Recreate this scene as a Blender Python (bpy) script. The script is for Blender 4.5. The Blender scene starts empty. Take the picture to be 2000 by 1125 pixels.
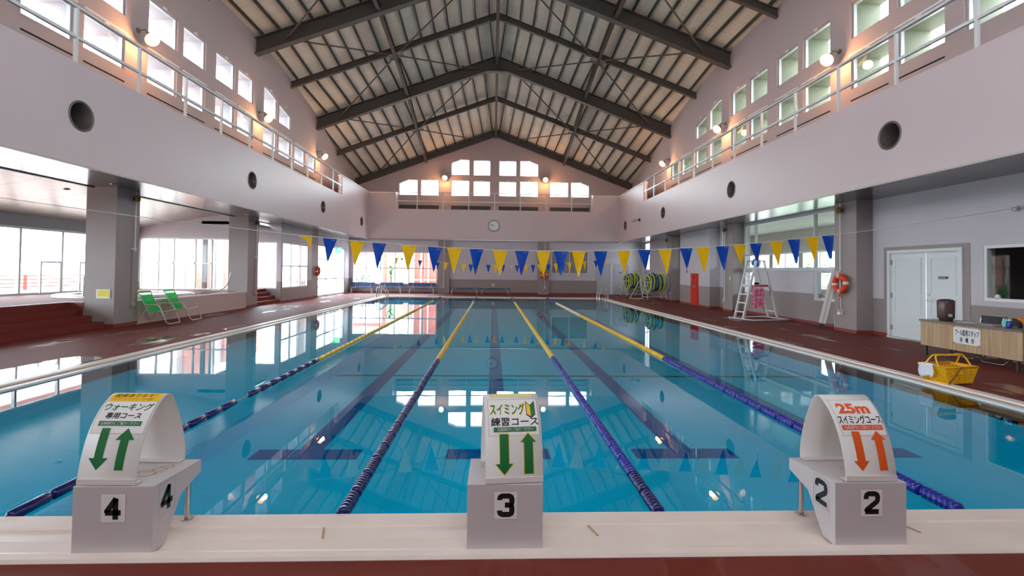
import bpy, bmesh, math, random
from math import sin, cos, pi, radians, sqrt, hypot
from mathutils import Vector, Matrix
from mathutils.geometry import tessellate_polygon

random.seed(7)
SC = bpy.context.scene
COL = SC.collection

# ------------------------------------------------------------------ camera
CAM = bpy.data.cameras.new('camera')
cam = bpy.data.objects.new('camera', CAM)
COL.objects.link(cam)
CAM.sensor_width = 36.0
CAM.lens = 36.0 * 942.75 / 2000.0
CAM.shift_y = (510.09 - 562.5) / 2000.0
CAM.clip_start = 0.05
CAM.clip_end = 300
YAW, PITCH, ROLL = 0.0392, 0.0201, 0.0121
_f = Vector((sin(YAW) * cos(PITCH), cos(YAW) * cos(PITCH), sin(PITCH)))
_r = Vector((cos(YAW), -sin(YAW), 0))
_u = _r.cross(_f)
_r2 = _r * cos(ROLL) + _u * sin(ROLL)
_u2 = _u * cos(ROLL) - _r * sin(ROLL)
_m = Matrix.Identity(4)
for i in range(3):
    _m[i][0], _m[i][1], _m[i][2] = _r2[i], _u2[i], -_f[i]
_m.translation = Vector((-0.082, -3.131, 1.5534))
cam.matrix_world = _m
SC.camera = cam

# ------------------------------------------------------------------ world and light
SKY = 6.0
W = bpy.data.worlds.new('sky')
SC.world = W
W.use_nodes = True
_bg = W.node_tree.nodes['Background']
_bg.inputs[0].default_value = (0.87, 0.95, 1.04, 1)
_bg.inputs[1].default_value = SKY

SC.view_settings.view_transform = 'Standard'
SC.view_settings.look = 'None'
SC.view_settings.exposure = 1.15
SC.view_settings.gamma = 1.0
SC.view_settings.use_curve_mapping = False

cy = SC.cycles
cy.use_denoising = True
try:
    cy.denoiser = 'OPENIMAGEDENOISE'
except Exception:
    pass
cy.max_bounces = 10
cy.diffuse_bounces = 5
cy.glossy_bounces = 5
cy.transmission_bounces = 6
cy.transparent_max_bounces = 24
cy.caustics_reflective = False
cy.caustics_refractive = True
cy.blur_glossy = 0.5
cy.sample_clamp_indirect = 6.0


def portal(name, loc, rot, sx, sy):
    """a sky portal: guides the sky's own light through an opening, gives off nothing"""
    l = bpy.data.lights.new(name, 'AREA')
    l.shape = 'RECTANGLE'
    l.size, l.size_y = sx, sy
    l.cycles.is_portal = True
    o = bpy.data.objects.new(name, l)
    COL.objects.link(o)
    o.location = loc
    o.rotation_euler = rot
    return o


# ------------------------------------------------------------------ helpers
ORG = {}


def tag(o, label=None, cat=None, group=None, kind=None):
    if label: o['label'] = label
    if cat: o['category'] = cat
    if group: o['group'] = group
    if kind: o['kind'] = kind
    return o


def thing(name, label, cat, loc=(0, 0, 0), rz=0.0, group=None, kind=None):
    o = bpy.data.objects.new(name, None)
    COL.objects.link(o)
    o.empty_display_size = 0.1
    o.location = loc
    o.rotation_euler = (0, 0, rz)
    ORG[o.name] = Vector(loc)
    return tag(o, label, cat, group, kind)


def structure(name, loc=(0, 0, 0)):
    o = bpy.data.objects.new(name, None)
    COL.objects.link(o)
    o.location = loc
    ORG[o.name] = Vector(loc)
    o['kind'] = 'structure'
    return o


def kids(o):
    return [c for c in bpy.data.objects if c.parent == o]


def copy_tree(o, parent=None):
    c = o.copy()
    COL.objects.link(c)
    if parent is not None: c.parent = parent
    ORG[c.name] = ORG.get(o.name, Vector((0, 0, 0)))
    for ch in kids(o):
        copy_tree(ch, c)
    return c


class MB:
    def __init__(s):
        s.v = []; s.f = []; s.sm = []; s.mi = []; s.cur = 0

    def add(s, vs, fs, smooth=False, mi=None):
        b = len(s.v)
        s.v += [tuple(v) for v in vs]
        for f in fs:
            s.f.append([b + i for i in f]); s.sm.append(smooth); s.mi.append(s.cur if mi is None else mi)
        return s

    def box(s, x0, y0, z0, x1, y1, z1):
        x0, x1 = min(x0, x1), max(x0, x1); y0, y1 = min(y0, y1), max(y0, y1); z0, z1 = min(z0, z1), max(z0, z1)
        v = [(x0, y0, z0), (x1, y0, z0), (x1, y1, z0), (x0, y1, z0), (x0, y0, z1), (x1, y0, z1), (x1, y1, z1), (x0, y1, z1)]
        return s.add(v, [(0, 3, 2, 1), (4, 5, 6, 7), (0, 1, 5, 4), (1, 2, 6, 5), (2, 3, 7, 6), (3, 0, 4, 7)])

    def bar(s, p0, p1, w, h, up=(0, 0, 1)):
        """a rectangular bar from p0 to p1: w across, h along 'up'"""
        p0, p1 = Vector(p0), Vector(p1)
        d = (p1 - p0).normalized(); up = Vector(up)
        if abs(d.dot(up)) > 0.99: up = Vector((0, 1, 0))
        a = d.cross(up).normalized(); b = a.cross(d).normalized()
        vs = []
        for p in (p0, p1):
            for i, j in ((-1, -1), (1, -1), (1, 1), (-1, 1)):
                vs.append(p + a * (w / 2 * i) + b * (h / 2 * j))
        return s.add(vs, [(0, 1, 2, 3), (7, 6, 5, 4), (0, 4, 5, 1), (1, 5, 6, 2), (2, 6, 7, 3), (3, 7, 4, 0)])

    def quad(s, a, b, c, d):
        return s.add([a, b, c, d], [(0, 1, 2, 3)])

    def cyl(s, p0, p1, r, n=12, r2=None, caps=True, smooth=True):
        p0, p1 = Vector(p0), Vector(p1)
        if r2 is None: r2 = r
        d = (p1 - p0).normalized()
        a = d.orthogonal().normalized(); b = d.cross(a)
        vs = []
        for p, rr in ((p0, r), (p1, r2)):
            for i in range(n):
                t = 2 * pi * i / n
                vs.append(p + (a * cos(t) + b * sin(t)) * rr)
        s.add(vs, [(i, (i + 1) % n, n + (i + 1) % n, n + i) for i in range(n)], smooth)
        if caps:
            s.add(vs[:n], [tuple(range(n - 1, -1, -1))]); s.add(vs[n:], [tuple(range(n))])
        return s

    def tube(s, pts, r, n=8, closed=False, smooth=True):
        P = [Vector(p) for p in pts]
        N = len(P)
        T = []
        for i in range(N):
            if closed: t = P[(i + 1) % N] - P[i - 1]
            else: t = P[min(i + 1, N - 1)] - P[max(i - 1, 0)]
            T.append(t.normalized())
        a = T[0].orthogonal().normalized()
        vs = []
        for i in range(N):
            a = (a - T[i] * a.dot(T[i]))
            a = a.normalized() if a.length > 1e-6 else T[i].orthogonal().normalized()
            b = T[i].cross(a)
            for k in range(n):
                t = 2 * pi * k / n
                vs.append(P[i] + (a * cos(t) + b * sin(t)) * r)
        fs = []
        for i in range(N if closed else N - 1):
            j = (i + 1) % N
            for k in range(n):
                fs.append((i * n + k, i * n + (k + 1) % n, j * n + (k + 1) % n, j * n + k))
        s.add(vs, fs, smooth)
        if not closed:
            s.add(vs[:n], [tuple(range(n - 1, -1, -1))]); s.add(vs[-n:], [tuple(range(n))])
        return s

    def lathe(s, prof, origin, axis=(0, 0, 1), n=20, smooth=True):
        o = Vector(origin); d = Vector(axis).normalized()
        a = d.orthogonal().normalized(); b = d.cross(a)
        vs = []
        for r, h in prof:
            for i in range(n):
                t = 2 * pi * i / n
                vs.append(o + d * h + (a * cos(t) + b * sin(t)) * max(r, 1e-5))
        fs = []
        for j in range(len(prof) - 1):
            for i in range(n):
                fs.append((j * n + i, j * n + (i + 1) % n, (j + 1) * n + (i + 1) % n, (j + 1) * n + i))
        return s.add(vs, fs, smooth)

    def sphere(s, c, r, sx=1, sy=1, sz=1, n=16, m=10):
        vs = []; fs = []
        for j in range(m + 1):
            p = pi * j / m
            for i in range(n):
                t = 2 * pi * i / n
                vs.append((c[0] + r * sx * sin(p) * cos(t), c[1] + r * sy * sin(p) * sin(t), c[2] + r * sz * cos(p)))
        for j in range(m):
            for i in range(n):
                fs.append((j * n + i, (j + 1) * n + i, (j + 1) * n + (i + 1) % n, j * n + (i + 1) % n))
        return s.add(vs, fs, True)

    def torus(s, c, R, r, axis=(0, 0, 1), n=32, m=10, a0=0, a1=2 * pi):
        d = Vector(axis).normalized(); a = d.orthogonal().normalized(); b = d.cross(a); c = Vector(c)
        full = abs(a1 - a0 - 2 * pi) < 1e-6
        cnt = n if full else n + 1
        pts = [c + (a * cos(a0 + (a1 - a0) * i / n) + b * sin(a0 + (a1 - a0) * i / n)) * R for i in range(cnt)]
        return s.tube(pts, r, m, closed=full)

    def prism(s, poly, axis, a0, a1):
        """a closed outline in the plane across 'axis' pushed from a0 to a1"""
        def P(u, v, a):
            return {'x': (a, u, v), 'y': (u, a, v), 'z': (u, v, a)}[axis]
        n = len(poly)
        vs = [P(u, v, a0) for u, v in poly] + [P(u, v, a1) for u, v in poly]
        fs = [(i, (i + 1) % n, n + (i + 1) % n, n + i) for i in range(n)]
        tri = tessellate_polygon([[Vector((u, v, 0)) for u, v in poly]])
        fs += [tuple(t) for t in tri] + [tuple(n + i for i in reversed(t)) for t in tri]
        return s.add(vs, fs)

    def build(s, name, mats, parent=None, origin=None, local=False, kind=None, bevel=0.0):
        me = bpy.data.meshes.new(name)
        if origin is None:
            if parent is not None and not local: origin = ORG[parent.name]
            else: origin = Vector((0, 0, 0))
        origin = Vector(origin)
        me.from_pydata([tuple(Vector(v) - origin) for v in s.v], [], s.f)
        if not isinstance(mats, (list, tuple)): mats = [mats]
        for m in mats: me.materials.append(m)
        me.polygons.foreach_set('use_smooth', s.sm)
        me.polygons.foreach_set('material_index', s.mi)
        bm = bmesh.new(); bm.from_mesh(me)
        bmesh.ops.recalc_face_normals(bm, faces=bm.faces)
        bm.to_mesh(me); bm.free()
        me.update()
        o = bpy.data.objects.new(name, me)
        COL.objects.link(o)
        if parent is not None:
            o.parent = parent
            ORG[o.name] = ORG[parent.name] if not local else Vector((0, 0, 0))
        else:
            o.location = origin
            ORG[o.name] = origin
        if kind: o['kind'] = kind
        if bevel:
            b = o.modifiers.new('b', 'BEVEL'); b.width = bevel; b.segments = 2; b.limit_method = 'ANGLE'; b.angle_limit = radians(40)
        return o


def wall_mb(axis, p0, p1, outer, holes=(), mb=None):
    """a wall slab: face at p0, back at p1 along 'axis'; outline and holes as (u, z)"""
    mb = mb or MB()

    def P(u, z, a):
        return {'x': (a, u, z), 'y': (u, a, z)}[axis]
    loops = [list(outer)] + [list(h) for h in holes]
    flat = [p for l in loops for p in l]
    tri = tessellate_polygon([[Vector((u, z, 0)) for u, z in l] for l in loops])
    n = len(flat)
    vs = [P(u, z, p0) for u, z in flat] + [P(u, z, p1) for u, z in flat]
    fs = [tuple(t) for t in tri] + [tuple(n + i for i in reversed(t)) for t in tri]
    b = 0
    for l in loops:
        k = len(l)
        for i in range(k):
            j = (i + 1) % k
            fs.append((b + i, b + j, n + b + j, n + b + i))
        b += k
    mb.add(vs, fs)
    return mb


def rect(u0, z0, u1, z1):
    return [(u0, z0), (u1, z0), (u1, z1), (u0, z1)]


# ------------------------------------------------------------------ materials
def lin(c):
    return tuple(((x / 255) / 12.92 if x / 255 <= 0.04045 else ((x / 255 + 0.055) / 1.055) ** 2.4) for x in c)


MATS = {}


def mat(name, rgb, rough=0.6, metal=0.0, noise=0.0, nscale=8.0, bump=0.0, bscale=60.0, spec=0.5, linear=False, coat=0.0):
    if name in MATS: return MATS[name]
    m = bpy.data.materials.new(name); m.use_nodes = True
    nt = m.node_tree; b = nt.nodes['Principled BSDF']
    c = rgb if linear else lin(rgb)
    b.inputs['Base Color'].default_value = (*c, 1)
    b.inputs['Roughness'].default_value = rough
    b.inputs['Metallic'].default_value = metal
    b.inputs['Specular IOR Level'].default_value = spec
    if coat: b.inputs['Coat Weight'].default_value = coat
    if noise or bump:
        tc = nt.nodes.new('ShaderNodeTexCoord')
        nz = nt.nodes.new('ShaderNodeTexNoise'); nz.inputs['Scale'].default_value = nscale; nz.inputs['Detail'].default_value = 5
        nt.links.new(tc.outputs['Object'], nz.inputs['Vector'])
        if noise:
            mx = nt.nodes.new('ShaderNodeMix'); mx.data_type = 'RGBA'
            mx.inputs[6].default_value = (*[x * (1 - noise) for x in c], 1)
            mx.inputs[7].default_value = (*[min(1, x * (1 + noise)) for x in c], 1)
            nt.links.new(nz.outputs['Fac'], mx.inputs[0]); nt.links.new(mx.outputs[2], b.inputs['Base Color'])
        if bump:
            n2 = nt.nodes.new('ShaderNodeTexNoise'); n2.inputs['Scale'].default_value = bscale
            nt.links.new(tc.outputs['Object'], n2.inputs['Vector'])
            bp = nt.nodes.new('ShaderNodeBump'); bp.inputs['Strength'].default_value = bump; bp.inputs['Distance'].default_value = 0.01
            nt.links.new(n2.outputs['Fac'], bp.inputs['Height']); nt.links.new(bp.outputs['Normal'], b.inputs['Normal'])
    MATS[name] = m
    return m


def nodes(name):
    m = bpy.data.materials.new(name); m.use_nodes = True
    MATS[name] = m
    return m, m.node_tree, m.node_tree.nodes['Principled BSDF'], m.node_tree.nodes['Material Output']


def emit(name, rgb, strength):
    m, nt, b, out = nodes(name)
    b.inputs['Base Color'].default_value = (*rgb, 1)
    b.inputs['Emission Color'].default_value = (*rgb, 1)
    b.inputs['Emission Strength'].default_value = strength
    return m


def schlick(nt, f0, normal=None):
    """mirror share that grows towards a grazing view, the same from both sides"""
    lw = nt.nodes.new('ShaderNodeLayerWeight'); lw.inputs['Blend'].default_value = 0.5
    if normal is not None: nt.links.new(normal, lw.inputs['Normal'])
    pw = nt.nodes.new('ShaderNodeMath'); pw.operation = 'POWER'; pw.inputs[1].default_value = 5.0
    nt.links.new(lw.outputs['Facing'], pw.inputs[0])
    ma = nt.nodes.new('ShaderNodeMath'); ma.operation = 'MULTIPLY_ADD'
    ma.inputs[1].default_value = 1 - f0; ma.inputs[2].default_value = f0
    nt.links.new(pw.outputs[0], ma.inputs[0])
    return ma.outputs[0]


def thin_glass(name, tint=(0.95, 0.98, 0.98)):
    m, nt, b, out = nodes(name)
    nt.nodes.remove(b)
    tr = nt.nodes.new('ShaderNodeBsdfTransparent'); tr.inputs[0].default_value = (*tint, 1)
    gl = nt.nodes.new('ShaderNodeBsdfGlossy'); gl.inputs['Roughness'].default_value = 0.02
    mx = nt.nodes.new('ShaderNodeMixShader')
    nt.links.new(schlick(nt, 0.015), mx.inputs[0]); nt.links.new(tr.outputs[0], mx.inputs[1]); nt.links.new(gl.outputs[0], mx.inputs[2])
    nt.links.new(mx.outputs[0], out.inputs[0])
    return m


GLASS = thin_glass('window_glass')

PAINT = mat('balcony_paint', (222, 202, 202), 0.36, noise=0.05, nscale=0.7, bump=0.05, bscale=30)
UPPER = mat('upper_wall_paint', (190, 170, 168), 0.6, noise=0.04, nscale=1.2)
PILLAR = mat('pillar_paint', (160, 148, 145), 0.55, noise=0.05, nscale=1.5)
FRAME = mat('aluminium_frame', (205, 210, 212), 0.4, 0.3)
WHITE = mat('white_enamel', (232, 232, 230), 0.35)
RAIL = mat('rail_enamel', (238, 236, 234), 0.25)
STEEL = mat('stainless_steel', (200, 200, 200), 0.18, 1.0)
DARK = mat('dark_void', (24, 22, 22), 0.8)
BEAM = mat('beam_steel', (74, 68, 62), 0.55, noise=0.06, nscale=2)
PURLIN = mat('purlin_steel', (66, 64, 60), 0.6)
RODM = mat('brace_steel', (92, 84, 78), 0.5)
BRASS = mat('brass', (150, 120, 50), 0.3, 0.9)
RED = mat('ring_orange', (226, 70, 30), 0.5, noise=0.06, nscale=10)
BLACK = mat('black_print', (14, 14, 15), 0.5)

# lower walls: pale upper paint over a taupe dado
def dado(name, up, low, split):
    m, nt, b, out = nodes(name)
    g = nt.nodes.new('ShaderNodeNewGeometry'); sp = nt.nodes.new('ShaderNodeSeparateXYZ')
    nt.links.new(g.outputs['Position'], sp.inputs[0])
    gt = nt.nodes.new('ShaderNodeMath'); gt.operation = 'GREATER_THAN'; gt.inputs[1].default_value = split
    nt.links.new(sp.outputs['Z'], gt.inputs[0])
    nz = nt.nodes.new('ShaderNodeTexNoise'); nz.inputs['Scale'].default_value = 1.1; nz.inputs['Detail'].default_value = 4
    nt.links.new(g.outputs['Position'], nz.inputs['Vector'])
    mx = nt.nodes.new('ShaderNodeMix'); mx.data_type = 'RGBA'
    mx.inputs[6].default_value = (*lin(low), 1); mx.inputs[7].default_value = (*lin(up), 1)
    nt.links.new(gt.outputs[0], mx.inputs[0])
    mr = nt.nodes.new('ShaderNodeMapRange'); mr.inputs[3].default_value = 0.93; mr.inputs[4].default_value = 1.07
    nt.links.new(nz.outputs['Fac'], mr.inputs[0])
    hs = nt.nodes.new('ShaderNodeHueSaturation')
    nt.links.new(mr.outputs[0], hs.inputs['Value']); nt.links.new(mx.outputs[2], hs.inputs['Color'])
    nt.links.new(hs.outputs[0], b.inputs['Base Color'])
    b.inputs['Roughness'].default_value = 0.55
    return m


LOWER = dado('lower_wall_paint', (206, 200, 206), (156, 144, 140), 0.95)

# red-brown deck, damp here and there
def deck(name, rgb, wet=0.0):
    m, nt, b, out = nodes(name)
    g = nt.nodes.new('ShaderNodeNewGeometry')
    nz = nt.nodes.new('ShaderNodeTexNoise'); nz.inputs['Scale'].default_value = 1.3; nz.inputs['Detail'].default_value = 8
    nt.links.new(g.outputs['Position'], nz.inputs['Vector'])
    fine = nt.nodes.new('ShaderNodeTexNoise'); fine.inputs['Scale'].default_value = 90; fine.inputs['Detail'].default_value = 3
    nt.links.new(g.outputs['Position'], fine.inputs['Vector'])
    c = lin(rgb)
    mx = nt.nodes.new('ShaderNodeMix'); mx.data_type = 'RGBA'
    mx.inputs[6].default_value = (*[x * 0.7 for x in c], 1); mx.inputs[7].default_value = (*[x * 1.25 for x in c], 1)
    av = nt.nodes.new('ShaderNodeMath'); av.operation = 'ADD'
    nt.links.new(nz.outputs['Fac'], av.inputs[0]); nt.links.new(fine.outputs['Fac'], av.inputs[1])
    hf = nt.nodes.new('ShaderNodeMath'); hf.operation = 'MULTIPLY'; hf.inputs[1].default_value = 0.5
    nt.links.new(av.outputs[0], hf.inputs[0]); nt.links.new(hf.outputs[0], mx.inputs[0])
    nt.links.new(mx.outputs[2], b.inputs['Base Color'])
    mp = nt.nodes.new('ShaderNodeMapping'); mp.inputs['Scale'].default_value = (1.6, 0.55, 1)
    nt.links.new(g.outputs['Position'], mp.inputs[0])
    pz = nt.nodes.new('ShaderNodeTexNoise'); pz.inputs['Scale'].default_value = 0.9; pz.inputs['Detail'].default_value = 3
    nt.links.new(mp.outputs[0], pz.inputs['Vector'])
    cr = nt.nodes.new('ShaderNodeValToRGB')
    cr.color_ramp.elements[0].position = 0.60 - wet; cr.color_ramp.elements[0].color = (0.62, 0.62, 0.62, 1)
    cr.color_ramp.elements[1].position = 0.66 - wet; cr.color_ramp.elements[1].color = (0.10, 0.10, 0.10, 1)
    nt.links.new(pz.outputs['Fac'], cr.inputs[0]); nt.links.new(cr.outputs[0], b.inputs['Roughness'])
    b.inputs['Specular IOR Level'].default_value = 0.35 if wet >= 0 else 0.1
    bp = nt.nodes.new('ShaderNodeBump'); bp.inputs['Strength'].default_value = 0.12; bp.inputs['Distance'].default_value = 0.004
    nt.links.new(fine.outputs['Fac'], bp.inputs['Height']); nt.links.new(bp.outputs['Normal'], b.inputs['Normal'])
    return m


DECK = deck('red_deck', (120, 46, 34), 0.0)
DECKD = deck('red_deck_dry', (126, 56, 48), -0.2)
BASEB = mat('red_baseboard', (140, 62, 56), 0.5)

# panelled metal soffit
def panels(name, rgb, rough, metal, sx, sy, groove=0.55):
    m, nt, b, out = nodes(name)
    g = nt.nodes.new('ShaderNodeNewGeometry')
    mp = nt.nodes.new('ShaderNodeMapping'); mp.inputs['Scale'].default_value = (sx, sy, 1)
    nt.links.new(g.outputs['Position'], mp.inputs[0])
    br = nt.nodes.new('ShaderNodeTexBrick')
    c = lin(rgb)
    br.inputs['Color1'].default_value = (*c, 1); br.inputs['Color2'].default_value = (*[x * 0.95 for x in c], 1)
    br.inputs['Mortar'].default_value = (*[x * groove for x in c], 1)
    br.inputs['Scale'].default_value = 1.0; br.inputs['Mortar Size'].default_value = 0.012
    br.inputs['Brick Width'].default_value = 1.0; br.inputs['Row Height'].default_value = 1.0
    nt.links.new(mp.outputs[0], br.inputs['Vector']); nt.links.new(br.outputs['Color'], b.inputs['Base Color'])
    b.inputs['Roughness'].default_value = rough; b.inputs['Metallic'].default_value = metal
    return m


SOFFIT = panels('soffit_panels', (150, 148, 146), 0.22, 0.75, 3.3, 0.16)
SUNCEIL = panels('sunroom_ceiling_panels', (186, 180, 172), 0.28, 0.35, 1.1, 0.55)
BOARD = panels('roof_board', (234, 224, 206), 0.85, 0.0, 1.6, 1.1, 0.72)
TILE = panels('pool_rim_tile', (226, 214, 202), 0.45, 0.0, 3.0, 3.0, 0.9)

# pool tank
POOLF = mat('pool_floor_paint', (80, 196, 226), 0.6, noise=0.05, nscale=1.0)
POOLW = mat('pool_wall_paint', (104, 188, 210), 0.6)
LINE = mat('pool_line_paint', (36, 78, 150), 0.6)
COPE = mat('pool_coping', (246, 240, 234), 0.4, noise=0.06, nscale=4)
COPET = mat('pool_coping_tan', (190, 160, 132), 0.55, noise=0.08, nscale=5)
GUTTER = mat('gutter_cream', (250, 230, 218), 0.35, noise=0.10, nscale=3)


def water_material():
    m, nt, b, out = nodes('pool_water')
    nt.nodes.remove(b)
    tr = nt.nodes.new('ShaderNodeBsdfTransparent'); tr.inputs[0].default_value = (0.06, 0.90, 0.98, 1)
    gl = nt.nodes.new('ShaderNodeBsdfGlossy'); gl.inputs['Roughness'].default_value = 0.0
    g = nt.nodes.new('ShaderNodeNewGeometry')
    mp = nt.nodes.new('ShaderNodeMapping'); mp.inputs['Scale'].default_value = (1.0, 0.7, 1.0)
    nz = nt.nodes.new('ShaderNodeTexNoise'); nz.inputs['Scale'].default_value = 1.6; nz.inputs['Detail'].default_value = 2
    nt.links.new(g.outputs['Position'], mp.inputs[0]); nt.links.new(mp.outputs[0], nz.inputs['Vector'])
    bp = nt.nodes.new('ShaderNodeBump'); bp.inputs['Strength'].default_value = 0.03; bp.inputs['Distance'].default_value = 0.02
    nt.links.new(nz.outputs['Fac'], bp.inputs['Height'])
    nt.links.new(bp.outputs['Normal'], gl.inputs['Normal'])
    mx = nt.nodes.new('ShaderNodeMixShader')
    nt.links.new(schlick(nt, 0.02, bp.outputs['Normal']), mx.inputs[0]); nt.links.new(tr.outputs[0], mx.inputs[1]); nt.links.new(gl.outputs[0], mx.inputs[2])
    nt.links.new(mx.outputs[0], out.inputs[0])
    return m


WATER = water_material()

# ================================================================== SETTING
XU = 9.65          # upper side walls
YF = 29.3          # lower far wall
YG = 30.6          # upper far wall (gable)
YB = -6.0          # wall behind the camera
ZS = 3.55          # soffit under the galleries
ZG = 5.6           # gallery floor

# portals where daylight comes in
portal('portal_left_upper', (-10.6, 8.5, 7.8), (0, radians(-90), 0), 3.0, 30)
portal('portal_right_upper', (10.6, 8.5, 7.8), (0, radians(90), 0), 3.0, 30)
portal('portal_far_upper', (0, 31.5, 8.0), (radians(-90), 0, 0), 14, 3.0)
portal('portal_sunroom', (-14.5, 5.4, 1.75), (0, radians(-90), 0), 2.4, 23)
portal('portal_sunroom_end', (-12.4, 17.0, 1.75), (radians(-90), 0, 0), 4, 2.4)
portal('portal_glass_door', (-9.9, 26.0, 1.4), (0, radians(-90), 0), 2.8, 5)
portal('portal_side_window', (-9.9, 20.6, 1.7), (0, radians(-90), 0), 2.3, 3.4)
portal('portal_alcove', (-11.6, 17.9, 1.9), (0, radians(-90), 0), 2.4, 2.2)
portal('portal_alcove_end', (-10.6, 19.2, 1.7), (radians(-90), 0, 0), 2, 2.3)
portal('portal_far_window', (-6.6, 29.6, 1.65), (radians(-90), 0, 0), 5.8, 2.3)
portal('portal_right_narrow', (10.4, 26.0, 2.6), (0, radians(90), 0), 2, 5.4)
portal('portal_office', (13.9, 16.0, 1.8), (0, radians(90), 0), 2.2, 13)
portal('portal_back', (0, -6.5, 8.15), (radians(90), 0, 0), 12.2, 2.2)

# ---- floor
mb = MB()
for x0, y0, x1, y1 in ((-11.2, YB, 10.05, -0.5), (-11.2, -0.5, -6.5, 25.35), (6.5, -0.5, 10.05, 25.35), (-9.85, 25.35, 10.05, YF + 0.1)):
    mb.box(x0, y0, -0.12, x1, y1, 0.0)
mb.build('floor', DECK, kind='structure')

# standing water on the deck beside the pool rim
PUD = mat('puddle_film', (70, 44, 40), 0.04, spec=1.0)
for k, pts in enumerate(([(-7.6, 3.3), (-7.0, 3.75), (-7.32, 4.3), (-7.25, 4.9), (-7.27, 5.2), (-7.15, 5.45), (-6.85, 5.5), (-6.6, 5.2), (-6.53, 4.6), (-6.53, 1.0), (-7.2, 0.8)], [(-7.35, 7.3), (-7.3, 8.0), (-7.15, 8.1), (-7.05, 7.6), (-7.2, 7.2)], [(-7.0, 8.1), (-6.95, 8.7), (-6.7, 8.6), (-6.8, 8.0)],
                         [(-6.9, 9.3), (-6.8, 10.3), (-6.6, 10.2), (-6.7, 9.2)], [(-8.9, 4.9), (-8.8, 5.5), (-8.6, 5.4), (-8.7, 4.8)])):
    cx = sum(p[0] for p in pts) / len(pts); cyy = sum(p[1] for p in pts) / len(pts)
    ring = []
    for i in range(len(pts)):
        a, b = pts[i], pts[(i + 1) % len(pts)]
        for t in (0.0, 0.33, 0.66):
            w = 0.0 if t == 0 else random.uniform(-0.05, 0.05)
            ring.append((a[0] + (b[0] - a[0]) * t + w, a[1] + (b[1] - a[1]) * t + w))
    mb = MB(); mb.prism(ring, 'z', -0.01, 0.0025); mb.build('floor_puddle', PUD, kind='structure')

# ---- pool tank: bottom, walls, lines
PX, PL, ZW, ZB_ = 6.15, 25.0, -0.03, -0.44
mb = MB()
mb.box(-3.0, -0.1, ZB_ - 0.1, PX + 0.1, PL + 0.1, ZB_)
mb.box(-PX - 0.1, -0.1, ZB_ - 0.1, -3.0, PL + 0.1, ZB_ + 0.23)       # the shallower walking lanes
mb.build('pool_floor', POOLF, kind='structure')
mb = MB()
mb.box(-PX - 0.1, -0.1, ZB_, -PX, PL + 0.1, -0.035); mb.box(PX, -0.1, ZB_, PX + 0.1, PL + 0.1, -0.035)
mb.box(-PX, -0.1, ZB_, PX, 0, -0.035); mb.box(-PX, PL, ZB_, PX, PL + 0.1, -0.035)
mb.build('pool_wall', POOLW, kind='structure')
for k, x in enumerate((-2.05, 0.0, 2.05, 4.1)):
    mb = MB()
    mb.box(x - 0.125, 2.3, ZB_, x + 0.125, PL - 2.0, ZB_ + 0.003)
    mb.box(x - 0.56, 2.02, ZB_, x + 0.56, 2.3, ZB_ + 0.003); mb.box(x - 0.5, PL - 2.2, ZB_, x + 0.5, PL - 2.0, ZB_ + 0.003)
    mb.build('pool_line', LINE, kind='structure')
mb = MB(); mb.box(-3.0, 6.0, ZB_, PX, 6.11, ZB_ + 0.0025)
mb.build('pool_line', mat('pool_cross_line', (150, 70, 76), 0.6), kind='structure')
mb = MB(); mb.add([(-PX, 0, ZW), (PX, 0, ZW), (PX, PL, ZW), (-PX, PL, ZW)], [(0, 1, 2, 3)])
mb.build('pool_water', WATER, kind='structure')

# ---- pool rim
mb = MB()
for s in (-1, 1):
    x = lambda a: s * a
    mb.box(x(PX), 0, -0.2, x(PX + 0.10), PL + 0.1, -0.004)
    mb.box(x(PX + 0.20), -0.5, -0.2, x(PX + 0.35), PL + 0.36, 0.012)
mb.box(-PX - 0.2, PL, -0.2, PX + 0.2, PL + 0.35, 0.012)
mb.build('trim_1', COPE, kind='structure', bevel=0.004)
mb = MB()
for s in (-1, 1): mb.box(s * (PX + 0.10), 0, -0.2, s * (PX + 0.20), PL + 0.1, -0.012)
mb.build('trim_2', COPET, kind='structure')
mb = MB()                                                             # near end: lip, gutter, kerb
prof = [(0.0, -0.2), (0.0, 0.0), (-0.135, 0.0), (-0.14, -0.012), (-0.155, -0.012), (-0.28, -0.004), (-0.283, 0.0), (-0.40, -0.002), (-0.412, 0.012), (-0.43, 0.016), (-0.485, 0.016), (-0.495, 0.0), (-0.495, -0.2)]
mb.prism(prof, 'x', -PX - 0.36, PX + 0.36)
mb.build('trim_3', GUTTER, kind='structure')
for x in (-3.6, -1.05, 0.55, 2.52, 4.7):
    mb = MB(); mb.prism([(x, -0.275), (x + 0.012, -0.275), (x - 0.02, -0.16), (x - 0.032, -0.16)], 'z', -0.015, 0.0005)
    mb.build('trim_4', COPET, kind='structure')

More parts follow.
